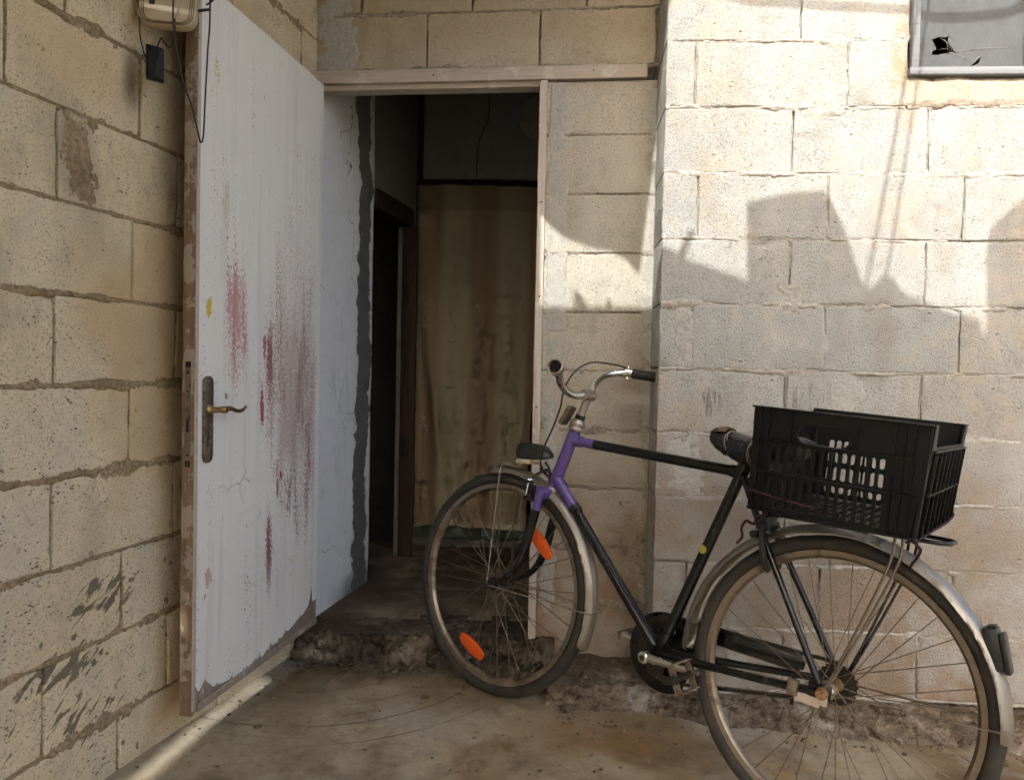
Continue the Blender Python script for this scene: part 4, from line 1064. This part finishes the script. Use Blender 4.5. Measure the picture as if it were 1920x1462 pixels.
# wheels
def wheel(name, c, rearw):
    bm = bmesh.new(); prof = []
    # rim: a box section with a dished well
    lathe(bm, [(.316, -.0125), (.303, -.0110), (.297, -.005), (.2955, 0), (.297, .005), (.303, .0110), (.316, .0125), (.313, .008), (.309, 0), (.313, -.008), (.316, -.0125)], c, (0, 1, 0), 96)
    rim = obj(name, bm, 'rim', bike, ang=30)
    bm = bmesh.new(); pr = []
    for k in range(19):
        a = 2*pi*k/18; pr.append((.3325+.0185*cos(a), .0185*sin(a)))
    lathe(bm, pr, c, (0, 1, 0), 120); bmesh.ops.remove_doubles(bm, verts=bm.verts, dist=1e-6)
    for v in bm.verts:
        d = v.co-c; r = math.hypot(d.x, d.z); a = math.atan2(d.z, d.x)
        if r > .344 and abs(d.y) < .014:
            k = .0010*(1 if sin(a*110) > 0 else -1); v.co.x += k*cos(a); v.co.z += k*sin(a)
    bm.faces.ensure_lookup_table()
    for f in bm.faces:
        d = f.calc_center_median()-c; r = math.hypot(d.x, d.z); f.material_index = 1 if (.3185 < r < .3425) else 0
    obj('tyre', bm, ['tyre', 'tyre_wall'], rim, ang=60)
    bm = bmesh.new()
    hw_ = .034 if not rearw else .036
    lathe(bm, [(0, -hw_-.014), (.006, -hw_-.014), (.006, -hw_-.004), (.022, -hw_), (.022, -hw_+.003), (.012, -hw_+.008), (.011, 0), (.012, hw_-.008), (.022, hw_-.003), (.022, hw_), (.006, hw_+.004), (.006, hw_+.014), (0, hw_+.014)], c, (0, 1, 0), 24)
    obj('hub', bm, 'rust' if rearw else 'steel_dark', rim)
    base = bmesh.new(); rod(base, (0, 0, 0), (0, 0, 1), .00125, 6); me = bpy.data.meshes.new('spoke'); base.to_mesh(me); base.free(); me.materials.append(MAT['spoke'])
    for k in range(36):
        s = 1 if k % 2 == 0 else -1; q = k//2; a = 2*pi*k/36+.05
        cr = radians_cross = (1 if q % 2 == 0 else -1)*rad(62)
        ha = a+cr; p0 = c+V(.0205*cos(ha), s*(hw_-.001)+.0016*(1 if q % 2 else -1), .0205*sin(ha)); p1 = c+V(.2975*cos(a), .003*s, .2975*sin(a))
        o = bpy.data.objects.new('spoke', me); COL.objects.link(o); o.parent = rim
        d = p1-p0; o.matrix_local = Matrix.Translation(p0) @ d.to_track_quat('Z', 'Y').to_matrix().to_4x4() @ Matrix.Diagonal((1, 1, d.length, 1))
    return rim
rwheel = wheel('rear_wheel', RH, True); fwheel = wheel('front_wheel', FH, False)
for (cx, cz, ang) in ((.885, .510, 40), (1.118, .128, 24)):
    bm = bmesh.new(); m = Matrix.Translation((cx, .016, cz)) @ Matrix.Rotation(rad(-ang), 4, 'Y')
    pl = plate([(-.056, -.008), (-.050, -.014), (-.030, -.018), (0, -.0205), (.030, -.018), (.050, -.014), (.056, -.008), (.056, .008), (.050, .014), (.030, .018), (0, .0205), (-.030, .018), (-.050, .014), (-.056, .008)], (), .012, .0025)
    merge(bm, xf(xf(pl, XZ), m)); obj('reflector', bm, 'orange', fwheel)
# mudguards
def mudguard(name, c, r, a0, a1, hwid, mat, seed):
    bm = bmesh.new(); n = 90; m = 12; rows = []
    for i in range(n+1):
        a = rad(a0+(a1-a0)*i/n); row = []; e = min(i, n-i)/n
        w_ = hwid*(1-.5*max(0, 1-e/.02)**2)
        for k in range(m+1):
            s = -1+2*k/m; y = w_*sin(s*1.25)/sin(1.25); rr = r-.020*(1-cos(s*1.25))/(1-cos(1.25))+.0012*N3(a*9, s*2, seed)
            row.append(bm.verts.new(c+V(rr*cos(a), y, rr*sin(a))))
        rows.append(row)
    for i in range(n):
        for k in range(m): bm.faces.new((rows[i][k], rows[i][k+1], rows[i+1][k+1], rows[i+1][k]))
    geom = bmesh.ops.solidify(bm, geom=list(bm.faces), thickness=.0016)
    return obj(name, bm, mat, bike, ang=60)
rg1 = mudguard('rear_mudguard', RH+V(.014, 0, 0), .373, -3, 181, .030, 'fender', 1.)
fg1 = mudguard('front_mudguard', FH, .374, 77, 199, .029, 'fender', 5.)
def wire_loop(c, ang, r, side, mat='spoke', rad_=.0021):
    a = rad(ang); tip = c+V(r*cos(a), 0, r*sin(a)); bm = bmesh.new()
    pts = [c+V(0, .062, 0), L2(c+V(0, .062, 0), tip+V(0, .038, 0), .5), tip+V(0, .037, 0)*1+V(-.0*cos(a), 0, 0), tip+V(.012*cos(a), .030, .012*sin(a)), tip+V(.018*cos(a), 0, .018*sin(a)), tip+V(.012*cos(a), -.030, .012*sin(a)), tip+V(0, -.037, 0), L2(c+V(0, -.062, 0), tip+V(0, -.038, 0), .5), c+V(0, -.062, 0)]
    tube(bm, smooth_path(pts, 5), rad_, 7); return bm
obj('mudguard_stay', wire_loop(RH, 176, .362, 1), 'spoke', rg1)
obj('mudguard_stay', wire_loop(FH, 180, .370, 1), 'chrome_rust', fg1)
bm = bmesh.new(); tube(bm, smooth_path([FH+V(0, .062, 0), V(1.05, .055, .52), V(1.062, .040, .705), V(1.06, .02, .730), V(1.055, 0, .733), V(1.05, -.03, .72)], 5), .0016, 6)
tube(bm, smooth_path([V(1.095, .031, .705), V(1.09, .02, .728), V(1.07, 0, .737), V(1.05, -.02, .732)], 5), .0012, 6); obj('mudguard_wire', bm, 'string', fg1)
# rear lamp on the mudguard
bm = bmesh.new(); lm = Matrix.Translation(RH+V(.383*cos(rad(156)), 0, .383*sin(rad(156)))) @ Matrix.Rotation(rad(-65), 4, 'Y')
lm = Matrix.Translation(V(-.315, 0, .530)) @ Matrix.Rotation(rad(14), 4, 'Y')
box(bm, (-.010, -.024, -.042), (.018, .024, .046), .005, lm); box(bm, (-.021, -.020, -.048), (-.010, .020, .034), .003, lm); rl = obj('rear_lamp', bm, 'plastic', bike)
bm = bmesh.new(); box(bm, (-.008, -.010, .0465), (.008, .020, .051), .002, lm); obj('lamp_cap', bm, 'steel_dark', rl)
# front lamp
bm = bmesh.new(); lm = Matrix.Translation(V(.952, .0, .775)) @ Matrix.Rotation(rad(4), 4, 'Y')
secs = [(.060, .030, -.012, .030), (.052, .036, -.014, .034), (.010, .036, -.014, .036), (-.030, .030, -.010, .028), (-.056, .016, -.006, .010), (-.062, .008, -.004, .004)]
rings = []
for (u, hw_, zl, zh) in secs: rings.append([bm.verts.new(lm @ V(u, y, z)) for (y, z) in ((-hw_, zl), (hw_, zl), (hw_*1.02, zl+(zh-zl)*.55), (hw_*.66, zh), (-hw_*.66, zh), (-hw_*1.02, zl+(zh-zl)*.55))])
for i in range(len(rings)-1):
    for k in range(6): bm.faces.new((rings[i][k], rings[i+1][k], rings[i+1][(k+1) % 6], rings[i][(k+1) % 6]))
bm.faces.new(rings[0]); bm.faces.new(rings[-1][::-1]); bmesh.ops.recalc_face_normals(bm, faces=bm.faces)
bmesh.ops.bevel(bm, geom=list(bm.edges), offset=.003, segments=2, affect='EDGES'); fl = obj('front_lamp', bm, 'plastic', bike)
bm = bmesh.new(); box(bm, (.004, -.034, -.030), (.058, .034, -.0145), .004, lm); box(bm, (-.035, -.024, -.022), (.003, .024, -.0125), .004, lm); obj('lens', bm, 'cream_lens', fl)
bm = bmesh.new(); tube(bm, smooth_path([V(.915, 0, .757), V(.895, .0, .735), V(.890, .0, .70), V(.885, 0, .672)], 5), .0055, 8, sq=.5); obj('bracket', bm, 'steel_dark', fl)
bm = bmesh.new(); rod(bm, lm @ V(.02, 0, .030), lm @ V(.02, 0, .036), .004, 8); obj('lamp_screw', bm, 'chrome', fl)
# plate bracket on the stem
bm = bmesh.new(); bx_ = Matrix.Translation(V(.848, .004, .908)) @ Matrix.Rotation(rad(-28), 4, 'Y'); box(bm, (-.007, -.016, -.030), (.009, .016, .034), .003, bx_); obj('stem_bracket', bm, 'plate', bike)
# front brake
bm = bmesh.new()
for s in (-1, 1):
    tube(bm, smooth_path([V(.908, .0, .735), V(.916, .040*s, .715), V(.922, .050*s, .675), V(.925, .034*s, .645)], 5), .0055, 8, sq=.7)
    box(bm, (.915, .030*s-.010, .632), (.958, .030*s+.010, .648), .003)
rod(bm, V(.875, 0, .70), V(.93, 0, .735), .005, 8); brk = obj('front_brake', bm, 'steel_dark', bike)
bm = bmesh.new(); tube(bm, [V(.925, .055, .690), V(.928, .057, .655)], .008, 8, sq=.4); rod(bm, V(.92, .045, .70), V(.93, .06, .70), .005, 8); obj('brake_adjuster', bm, 'chrome', brk)
bm = bmesh.new(); gl = gR0-(gR1-gR0).normalized()*.012
tube(bm, smooth_path([gl+V(.004, .0, .014), gl+V(.03, .035, .020), hb(.060, .11, 1.085), hb(.085, .05, 1.045), hb(.085, .0, .985), V(.872, .012, .93), V(.885, .025, .86), V(.905, .03, .80), V(.918, .020, .755), V(.920, .006, .738)], 6), .0026, 8)
obj('brake_cable', bm, 'cable', bike)
# bottom bracket, chain ring with guard, cranks and pedals
CR = V(.470, -.047, .290)
def arc(c, r, a0, a1, n): return [(c[0]+r*cos(rad(a0+(a1-a0)*k/n)), c[1]+r*sin(rad(a0+(a1-a0)*k/n))) for k in range(n+1)]
out = arc((.470, .285), .112, 118, 395, 44)
guard = arc((.470, .285), .112, 95, 330, 40)+[(.50, .205), (.44, .215), (.36, .30), (.33, .348), (.10, .345), (.085, .352), (.085, .384), (.10, .392), (.30, .396), (.40, .398)]
holes = [[(.40, .30), (.43, .275), (.455, .33), (.415, .362), (.385, .35)], arc((.455, .345), .010, 0, 360, 8)[:-1], arc((.49, .348), .010, 0, 360, 8)[:-1]]
bm = xf(plate(arc((.470, .285), .110, -125, 112, 50)+[(.38, .398), (.30, .396), (.10, .390), (.085, .376), (.088, .354), (.105, .346), (.33, .348), (.372, .30)], [arc((.452, .350), .011, 0, 360, 8)[:-1], arc((.487, .352), .011, 0, 360, 8)[:-1], arc((.50, .25), .010, 0, 360, 8)[:-1]], .004, .001), XZ)
xf(bm, Matrix.Translation((0, -.058, 0))); cg = obj('chain_guard', bm, 'black', bike)
bm = bmesh.new(); box(bm, (.105, -.058, .262), (.113, -.054, .35)); obj('guard_strut', bm, 'black', cg)
ring = []
for k in range(92):
    a = 2*pi*k/92; r = .093 if k % 2 else .088; ring.append((.455+r*cos(a), .300+r*sin(a)))
hl = []
for j in range(5):
    a0 = j*72+14; hl.append(arc((.455, .300), .072, a0, a0+44, 6)+arc((.455, .300), .035, a0+40, a0+4, 4))
bm = xf(plate(ring, hl, .003), XZ); xf(bm, Matrix.Translation((0, -.045, 0))); obj('chain_ring', bm, 'steel_dark', bike)
def crank(side, ang, name):
    a = rad(ang); d = V(cos(a), 0, sin(a)); y = .066*side; c = V(BBK.x+.006, y, BBK.z-.004); e = c+d*.150+V(0, .014*side, 0)
    bm = bmesh.new(); tube(bm, [c+d*-.004, c+d*.03, L2(c, e, .6), e], [.0145, .0105, .009, .0105], 14, sq=1.)
    lathe(bm, [(0, .013), (.010, .013), (.0155, .010), (.0165, .0), (.0165, -.010), (0, -.012)], c, (0, side, 0), 22)
    lathe(bm, [(0, .009), (.0125, .008), (.0125, -.008), (0, -.009)], e, (0, side, 0), 18)
    cr_ = obj(name, bm, 'chrome', bike, ang=45)
    bm = bmesh.new(); lathe(bm, [(0, .0145), (.0075, .0145), (.008, .012)], c, (0, side, 0), 12); obj('crank_bolt', bm, 'steel_dark', cr_)
    pc = e+V(0, .058*side, 0); M = Matrix.Translation(pc) @ Matrix.Rotation(rad(-64 if side > 0 else 20), 4, 'Y')
    bm = bmesh.new(); rod(bm, e, pc+V(0, .048*side, 0), .0095, 12, .007); lathe(bm, [(0, .014), (.011, .012), (.012, 0), (.010, -.004)], pc+V(0, .040*side, 0), (0, side, 0), 14)
    pd = obj('pedal', bm, 'steel_dark', cr_)
    for s in (-1, 1):
        tooth = [(-.046, 0)]; n = 12
        for k in range(n): x0 = -.046+.092*k/n; w_ = .092/n; tooth += [(x0+w_*.1, .011), (x0+w_*.35, .0145), (x0+w_*.65, .0145), (x0+w_*.9, .011)]
        tooth += [(.046, 0), (.046, -.011), (-.046, -.011)]
        pl = plate(tooth, (), .003); pl.transform(Matrix(((0,0,1,0),(1,0,0,0),(0,1,0,0),(0,0,0,1)))); xf(pl, Matrix.Translation((.034*s, 0, 0))); xf(pl, M)
        obj('pedal_cage', pl, 'plate', cr_)
    bm = bmesh.new()
    for s in (-1, 1): box(bm, (-.0335, .040*s-.0015, -.009), (.0335, .040*s+.0015, .009), 0, M)
    obj('pedal_end_plate', bm, 'plate', cr_)
    return cr_
crank(1, 177, 'crank'); crank(-1, -3, 'crank')
# sprockets, chain, axle nut
bm = bmesh.new(); n = 0
for (r, y) in ((.050, -.030), (.046, -.035), (.041, -.040), (.036, -.045)):
    t = []
    for k in range(44): a = 2*pi*k/44; q = r if k % 2 else r-.005; t.append((q*cos(a), q*sin(a)+WR))
    merge(bm, xf(xf(plate(t, [arc((0, WR), .016, 0, 360, 16)[:-1]], .0025), XZ), Matrix.Translation((0, y, 0))))
obj('sprocket', bm, 'steel_dark', rwheel)['kind'] = 'stuff'
bm = bmesh.new()
def chain_run(p, q):
    d = q-p; n = int(d.length/.0127); t = d.normalized(); up_ = V(-t.z, 0, t.x)
    for k in range(n):
        c = p+d*((k+.5)/n); y = c.y; s = .0016 if k % 2 else .0032
        for e in (-1, 1):
            m = Matrix((((t.x), 0, up_.x, c.x), (0, 1, 0, y+e*s), (t.z, 0, up_.z, c.z), (0, 0, 0, 1))); box(bm, (-.0072, -.0006, -.0040), (.0072, .0006, .0040), 0, m)
        rod(bm, c+t*.0064+V(0, -.0045, 0), c+t*.0064+V(0, .0045, 0), .0042, 7)
chain_run(V(.46, -.046, .207), V(.01, -.042, .305)); chain_run(V(.45, -.046, .392), V(.01, -.042, .398))
obj('chain', bm, 'steel_dark', bike)['kind'] = 'stuff'
bm = bmesh.new(); lathe(bm, [(0, .102), (.0045, .102), (.0045, .090), (.0105, .089), (.0115, .080), (.014, .078), (.014, .070), (0, .070)], RH, (0, 1, 0), 12); obj('axle_nut', bm, 'rust', rwheel)
bm = bmesh.new(); box(bm, (.004, .0675, .315), (.062, .0705, .337), .002, Matrix.Translation((0, 0, 0))); box(bm, (-.012, .0675, .322), (.010, .0705, .345), .002); obj('dropout_plate', bm, 'white_part', frame)
bm = bmesh.new(); box(bm, (.055, .060, .325), (.080, .076, .362), .003); obj('stay_clamp', bm, 'plate', frame)
bm = bmesh.new(); lathe(bm, [(0, .063), (.012, .062), (.020, .055), (.021, .045), (.021, .040)], RH, (0, 1, 0), 18); obj('hub_cone', bm, 'chrome_rust', rwheel)
# saddle wrapped in a bag, seat post
bm = bmesh.new(); rod(bm, ST-V(0, 0, .01), V(.248, 0, .88), .0125, 16); obj('seat_post', bm, 'chrome_rust', bike)
SEC = [(.372, .006, .905, .008), (.366, .020, .903, .024), (.350, .030, .900, .034), (.325, .034, .894, .040), (.295, .038, .886, .046), (.262, .048, .880, .048), (.23, .066, .882, .048), (.20, .088, .890, .046), (.165, .102, .897, .042), (.13, .098, .902, .036), (.115, .07, .904, .022)]
bm = bmesh.new(); rings = []; m = 24; den = []
for i in range(len(SEC)-1):
    for k in range(5): t = k/5; den.append([SEC[i][j]+(SEC[i+1][j]-SEC[i][j])*t for j in range(4)])
den.append(list(SEC[-1]))
for (u, hy, vz, hz) in den:
    ring = []
    for k in range(m):
        a = 2*pi*k/m; f = 1+.10*N3(u*38, cos(a)*1.8, sin(a)*1.8)+.05*N3(u*90, cos(a)*4, sin(a)*4)
        pin = 1-.10*math.exp(-((u-.315)/.007)**2)-.12*math.exp(-((u-.238)/.008)**2)
        ring.append(bm.verts.new((u, hy*cos(a)*f*pin, vz+hz*sin(a)*f*pin*(1 if sin(a) < 0 else .62))))
    rings.append(ring)
for i in range(len(rings)-1):
    for k in range(m): bm.faces.new((rings[i][k], rings[i+1][k], rings[i+1][(k+1) % m], rings[i][(k+1) % m]))
bm.faces.new(rings[0]); bm.faces.new(rings[-1][::-1]); bmesh.ops.recalc_face_normals(bm, faces=bm.faces)
sad = obj('saddle', bm, 'bag', bike, ang=60); sad['label'] = 'saddle wrapped in a black plastic bag tied with string'
bm = bmesh.new(); rings = []
for i in range(9):
    t = i/8; u = .370-.055*t; w_ = .012+.022*min(1, t*2.2); rings.append([bm.verts.new((u+.004*N3(i*2, k), w_*(-1+2*k/8)+.003*N3(i, k*3), .9035+.024*math.sqrt(max(0, min(1, .25+t*1.6)))*math.sqrt(max(.05, 1-(-1+2*k/8)**2*.8))+.0045*N3(i*1.7, k*1.3, 4))) for k in range(9)])
for i in range(8):
    for k in range(8): bm.faces.new((rings[i][k], rings[i][k+1], rings[i+1][k+1], rings[i+1][k]))
bmesh.ops.solidify(bm, geom=list(bm.faces), thickness=.003); obj('torn_foam', bm, 'foam', sad)
for (u, hy, vz, hz, n) in ((.315, .0335, .8925, .042, 2), (.238, .0575, .881, .0475, 4)):
    bm = bmesh.new()
    for j in range(n):
        pts = []
        for k in range(28):
            a = 2*pi*k/28; pts.append((u+.005*(j-n/2)+.004*sin(a*2+j), hy*.95*cos(a), vz+hz*.96*sin(a)*(1 if sin(a) < 0 else .63)))
        tube(bm, pts, .0013, 6, closed=True)
    obj('string', bm, 'string', sad)
# carrier
bm = bmesh.new()
for s in (-1, 1):
    tube(bm, smooth_path([V(.205, .030*s, .700), V(.17, .050*s, .727), V(.10, .058*s, .730), V(-.10, .060*s, .731), V(-.19, .055*s, .731), V(-.215, .03*s, .731), V(-.218, 0, .731)], 5), .0048, 10)
for u in (.13, .03, -.07, -.15): rod(bm, V(u, -.058, .730), V(u, .058, .730), .004, 8)
carr = obj('carrier', bm, 'black', bike)
for s in (-1, 1):
    for du in (0, .016):
        bm = bmesh.new(); tube(bm, smooth_path([V(-.115-du, .060*s, .727), V(-.105-du, .066*s, .65), V(-.02-du*.3, .072*s, .40), V(.010, .070*s, .352)], 5), .0033, 8); obj('carrier_stay', bm, 'stay' if s > 0 else 'black', carr)
# caliper hanging behind the seat tube
bm = bmesh.new(); box(bm, (.165, .012, .685), (.205, .050, .722), .004); tube(bm, smooth_path([V(.185, .055, .70), V(.178, .062, .655), V(.172, .052, .61), V(.168, .034, .592)], 5), .011, 10, sq=.7)
tube(bm, smooth_path([V(.185, -.035, .70), V(.178, -.052, .655), V(.172, -.046, .61), V(.168, -.034, .592)], 5), .009, 10, sq=.7); rod(bm, V(.215, .020, .67), V(.215, .034, .67), .010, 10)
obj('rear_brake', bm, 'plastic', bike)

# ------------------------------------------------------------------ crate on the carrier
CM = BM @ Matrix.Translation((.0076, -.060, .7535)) @ Matrix.Rotation(rad(3.5), 4, 'Z') @ Matrix.Rotation(rad(-3.0), 4, 'X') @ Matrix.Rotation(rad(-1.2), 4, 'Y')
crate = empty('crate', CM); tag(crate, 'black slotted plastic crate tied on the bicycle carrier', 'crate')
CL, CW, CH, TP = .183, .240, .240, .010     # half length, half width, height, taper at the foot
def long_side(sy):
    hs = .0058 if sy > 0 else .0066
    hl_ = [stadium(.026, .188, .055, .0205, 6)]
    for row, (za, zb) in enumerate(((.097, .158), (.014, .084))):
        for k in range(13):
            x = .132-.0190*k; hl_.append(stadium(x, (za+zb)/2, hs, (zb-za)/2, 4))
    bm = xf(plate([(-CL+TP, 0), (CL-TP*.3, 0), (CL, CH), (-CL, CH)], hl_, .004), XZ)
    return bm
for sy, nm in ((1, 'side_panel'), (-1, 'side_panel')):
    m = Matrix.Translation((0, (CW-.006)*sy, 0)) @ Matrix.Rotation(rad(3.0)*-sy, 4, 'X')
    bm = xf(long_side(sy), m); sp = obj(nm, bm, 'crate', crate, ang=30)
    def rib(lo, hi, par=sp, m=m): 
        b = bmesh.new(); box(b, lo, hi, .0008, m); return obj('rib', b, 'crate', par)
    o = .0022; e = .013
    def yy(a, b): return (a, b) if sy > 0 else (-b, -a)
    y0, y1 = yy(o, e)
    for z in (.003, .090, .164): rib((-CL+.016, y0, z), (CL-.004, y1, z+.0028))
    rib((-CL-.002, y0, CH-.0035), (CL+.002, y1+.000, CH+.0005))
    for x in (-CL+.028, -CL+.046, -.118, .145, .163): rib((x, yy(o, .0105)[0], .006), (x+.0026, yy(o, .0105)[1], CH-.004))
    for x in (-.045, .095): rib((x, yy(o, .008)[0], .167), (x+.0024, yy(o, .008)[1], CH-.004))
    b = bmesh.new(); rr_ = stadium(.026, .188, .058, .0235, 6); merge(b, xf(xf(xf(plate(rr_, [stadium(.026, .188, .0545, .020, 6)], .010), XZ), Matrix.Translation((0, .004*sy, 0))), m)); obj('handle_rim', b, 'crate', sp)
for sx in (1, -1):
    top = [(CW-.002, CH), (CW-.034, CH), (CW-.052, CH-.048), (-CW+.052, CH-.048), (-CW+.034, CH), (-CW+.002, CH)]
    hl_ = []
    for (za, zb) in ((.104, .176), (.018, .082)):
        for k in range(21): hl_.append(stadium(-.190+.019*k, (za+zb)/2, .0048, (zb-za)/2, 4))
    bm = xf(plate([(-CW+TP, 0), (CW-TP, 0)]+top, hl_, .004), XZ)
    m = Matrix.Translation((sx*(CL-.006-(TP if sx < 0 else TP*.3)), 0, 0)) @ Matrix.Rotation(rad(90), 4, 'Z') @ Matrix.Rotation(rad(4.2 if sx < 0 else 1.2)*sx, 4, 'X')
    ep = obj('end_panel', xf(bm, m), 'crate', crate, ang=30)
    def rib2(x0, x1, z0, z1, dp=.011):
        b = bmesh.new(); ya, yb = (-dp, -.0022) if sx > 0 else (.0022, dp); box(b, (x0, ya, z0), (x1, yb, z1), .0008, m); obj('rib', b, 'crate', ep)
    for z in (.003, .092, .1835): rib2(-CW+.012, CW-.012, z, z+.0028)
    for x in (-.205, -.143, -.0855, -.0285, .0285, .0855, .143, .205): rib2(x-.0014, x+.0014, .006, .182)
# floor grid of the crate
bm = bmesh.new()
for k in range(15): x = -.155+.0225*k; box(bm, (x, -CW+.02, .001), (x+.009, CW-.02, .0045))
for k in range(12): y = -.206+.0375*k; box(bm, (-CL+.022, y-.004, -.003), (CL-.010, y+.004, .0008))
obj('bottom_grid', bm, 'crate', crate, smooth=False)['kind'] = 'stuff'
for sx in (1, -1):
    for sy in (1, -1):
        b = bmesh.new(); x0 = sx*(CL-.006); rod(b, V(x0-sx*(TP if sx < 0 else TP*.4), sy*(CW-TP*.6), .002), V(x0, sy*(CW-.005), CH-.002), .0065, 10); obj('corner_post', b, 'crate', crate)
def cord(pts, r, label, name='cord'):
    bm = bmesh.new(); P_ = smooth_path([CM @ V(p[0], p[1]*CW/.18, p[2]) for p in pts], 6)
    P_ = [p+V(.0006*sin(i*1.9), 0, .0006*cos(i*1.9)) for i, p in enumerate(P_)]
    tube(bm, P_, r, 7); return tag(obj(name, bm, 'cord'), label, 'cord', 'purple cords tying the crate')
cord([(.150, .07, -.015), (.186, .140, .030), (.178, .186, .046), (.12, .190, .040), (.06, .189, .034), (.035, .182, .030), (.02, .165, .022), (.0, .12, .010)], .0024, 'purple cord lashed along the near side of the crate')
cord([(-.155, .178, -.006), (-.172, .150, .000), (-.178, .06, .004), (-.182, -.08, .006), (-.178, -.17, .012), (-.165, -.19, .018), (-.14, -.192, .016), (-.06, -.19, .010)], .0030, 'purple cord tied round the rear end of the crate')
cord([(-.160, .165, -.002), (-.176, .150, -.018), (-.168, .110, -.040), (-.150, .09, -.075)], .0030, 'loose cord end hanging below the rear corner of the crate')
cord([(.165, .075, -.010), (.185, .09, -.03), (.195, .10, -.05), (.212, .105, -.045), (.222, .105, -.065), (.218, .105, -.085), (.232, .10, -.105)], .0034, 'knotted cord hanging below the front corner of the crate')

# ------------------------------------------------------------------ unseen roofs added over the yard, outlines cut to throw the shade
RZ = 2.75
edge = [(-.302,.80),(-.229,.793),(-.185,.80),(-.18,.85),(-.165,.862),(-.15,.83),(-.14,.79),(-.083,.785),(-.074,.815),(-.062,.815),(-.055,.78),(.032,.767),(.107,.755),(.146,.726),(.199,.816),(.215,.806),(.166,.704),(.337,.612),(.393,.908),(.527,.937),(.632,.939),(.647,.893),(.668,.749),(.681,.564),(.698,.553),(.746,.612),(.768,.601),(.802,.528),(.844,.501),(.945,.45),(1.0,.427),(.996,.37),(1.007,.366),(1.044,.566),(1.054,.647),(1.09,.766),(1.21,.88),(1.40,1.02)]  # edge traced back along the sun from the wall shadows
slit = [(-1.622,-1.70),(-1.583,-1.70),(-1.530,-1.29),(-1.482,-1.05),(-1.450,-1.035),(-1.450,-.965),(-1.478,-.945),(-1.510,-.93),(-1.535,-1.05),(-1.572,-1.29)]
spot = arc((-.62, -1.53), .022, 0, 360, 12)[:-1]
bm = plate([(1.38,-1.64),(-1.85,-1.80),(-1.85,.80)]+edge, [slit, spot], .004); xf(bm, Matrix.Translation((0, 0, RZ)))  # slit and spot are openings that let sun onto the floor
tag(obj('yard_shade_roof', bm, 'tin', smooth=False), kind='structure')
cover = [(-1.6,.8005),(-.303,.8005),(-.228,1.18),(-.163,1.084),(-.08,1.03),(-.012,1.009),(.03,.96),(.051,.91),(.062,.92),(.155,1.24),(.248,1.563),(.318,1.694),(.42,2.05),(.455,2.50),(.455,2.9),(-1.0,2.9)]  # added cover, its edge follows the shadow line by the doorway
bm = plate(cover, (), .004); xf(bm, Matrix.Translation((0, 0, RZ+.006)))
tag(obj('door_shade_roof', bm, 'tin', smooth=False), kind='structure')
cable([(.947+.13,1.34+.42,RZ),(.947,1.34,RZ),(.683,.554,RZ),(.60,.30,RZ+.01)], .006, 'taut cable above the yard, nearer the crate side')
cable([(.983+.12,1.337+.40,RZ),(.983,1.337,RZ),(.88,1.0,RZ-.004),(.757,.611,RZ),(.68,.38,RZ+.01)], .005, 'taut cable above the yard beside the first one')

for (xa, xb, lb) in ((-2.1, -.16, 'unseen wall added to block light from behind, left of the gap'), (.10, BWX, 'unseen wall added to block light from behind, right of the gap')):
    bm = bmesh.new(); box(bm, (xa, -2.35, -.05), (xb, -2.2, 2.74)); tag(obj('shade_wall', bm, 'blkL', smooth=False), lb, 'wall')  # unseen walls added to hold off back light, gap lights the curtain
cable([(.38,1.70,RZ+.05),(.508,1.686,RZ),(.663,1.657,RZ),(.785,1.631,RZ),(1.001,1.604,RZ),(1.041,1.572,RZ),(1.132,1.555,RZ),(1.272,1.56,RZ),(1.33,1.583,RZ),(1.45,1.62,RZ+.03)], .013, 'sagging black hose slung above the yard near the window', name='hose')

# ------------------------------------------------------------------ loose stones and grit
def stone_bm(r, seed):
    bm = bmesh.new(); bmesh.ops.create_icosphere(bm, subdivisions=2, radius=r)
    for v in bm.verts:
        n = v.co.normalized(); k = 1+.45*N3(n.x*1.7+seed, n.y*1.7, n.z*1.7)+.2*N3(n.x*4, n.y*4+seed, n.z*4); v.co = Vector((v.co.x*k, v.co.y*k*.85, v.co.z*k*.6))
    return bm
for i, (x, y, r, lb) in enumerate(((-.69, 2.625, .045, 'dark lump of broken concrete at the left end of the step'), (-.60, 2.615, .030, 'small dark stone beside the lump at the step'), (.19, 2.355, .022, 'small stone at the corner of the ledge by the front wheel'))):
    o = obj('stone', stone_bm(r, i*3.3), 'stepf', ang=70); o.location = (x, y, floor_z(x)+r*.35); tag(o, lb, 'stone', 'loose stones on the floor')
bm = bmesh.new(); rng = random.Random(11)
for i in range(420):
    t = rng.random()
    if t < .45: x = rng.uniform(-.72, .15); y = 2.60-abs(rng.gauss(0, .06))
    elif t < .75: x = rng.uniform(.15, 1.6); y = 2.34-.045*max(0, x-.4)-abs(rng.gauss(0, .05))
    elif t < .80: x = rng.uniform(-.95, -.6); y = rng.uniform(1.8, 2.6); x = -(1.35-.2377*y)/.9713+.02+abs(rng.gauss(0, .05))
    else: x = rng.uniform(-.9, 1.6); y = rng.uniform(1.7, 2.5)
    r = rng.uniform(.0015, .0055)*(1.4 if rng.random() < .08 else 1)
    m = Matrix.Translation((x, y, floor_z(x)+r*.3)) @ Matrix.Rotation(rng.uniform(0, 6), 4, 'Z') @ Matrix.Diagonal((r*rng.uniform(.8, 1.6), r, r*.6, 1))
    bmesh.ops.create_icosphere(bm, subdivisions=1, radius=1, matrix=m)
tag(obj('grit', bm, 'rubble', ang=70), 'grit and crumbs along the wall feet and step', 'grit', kind='stuff')
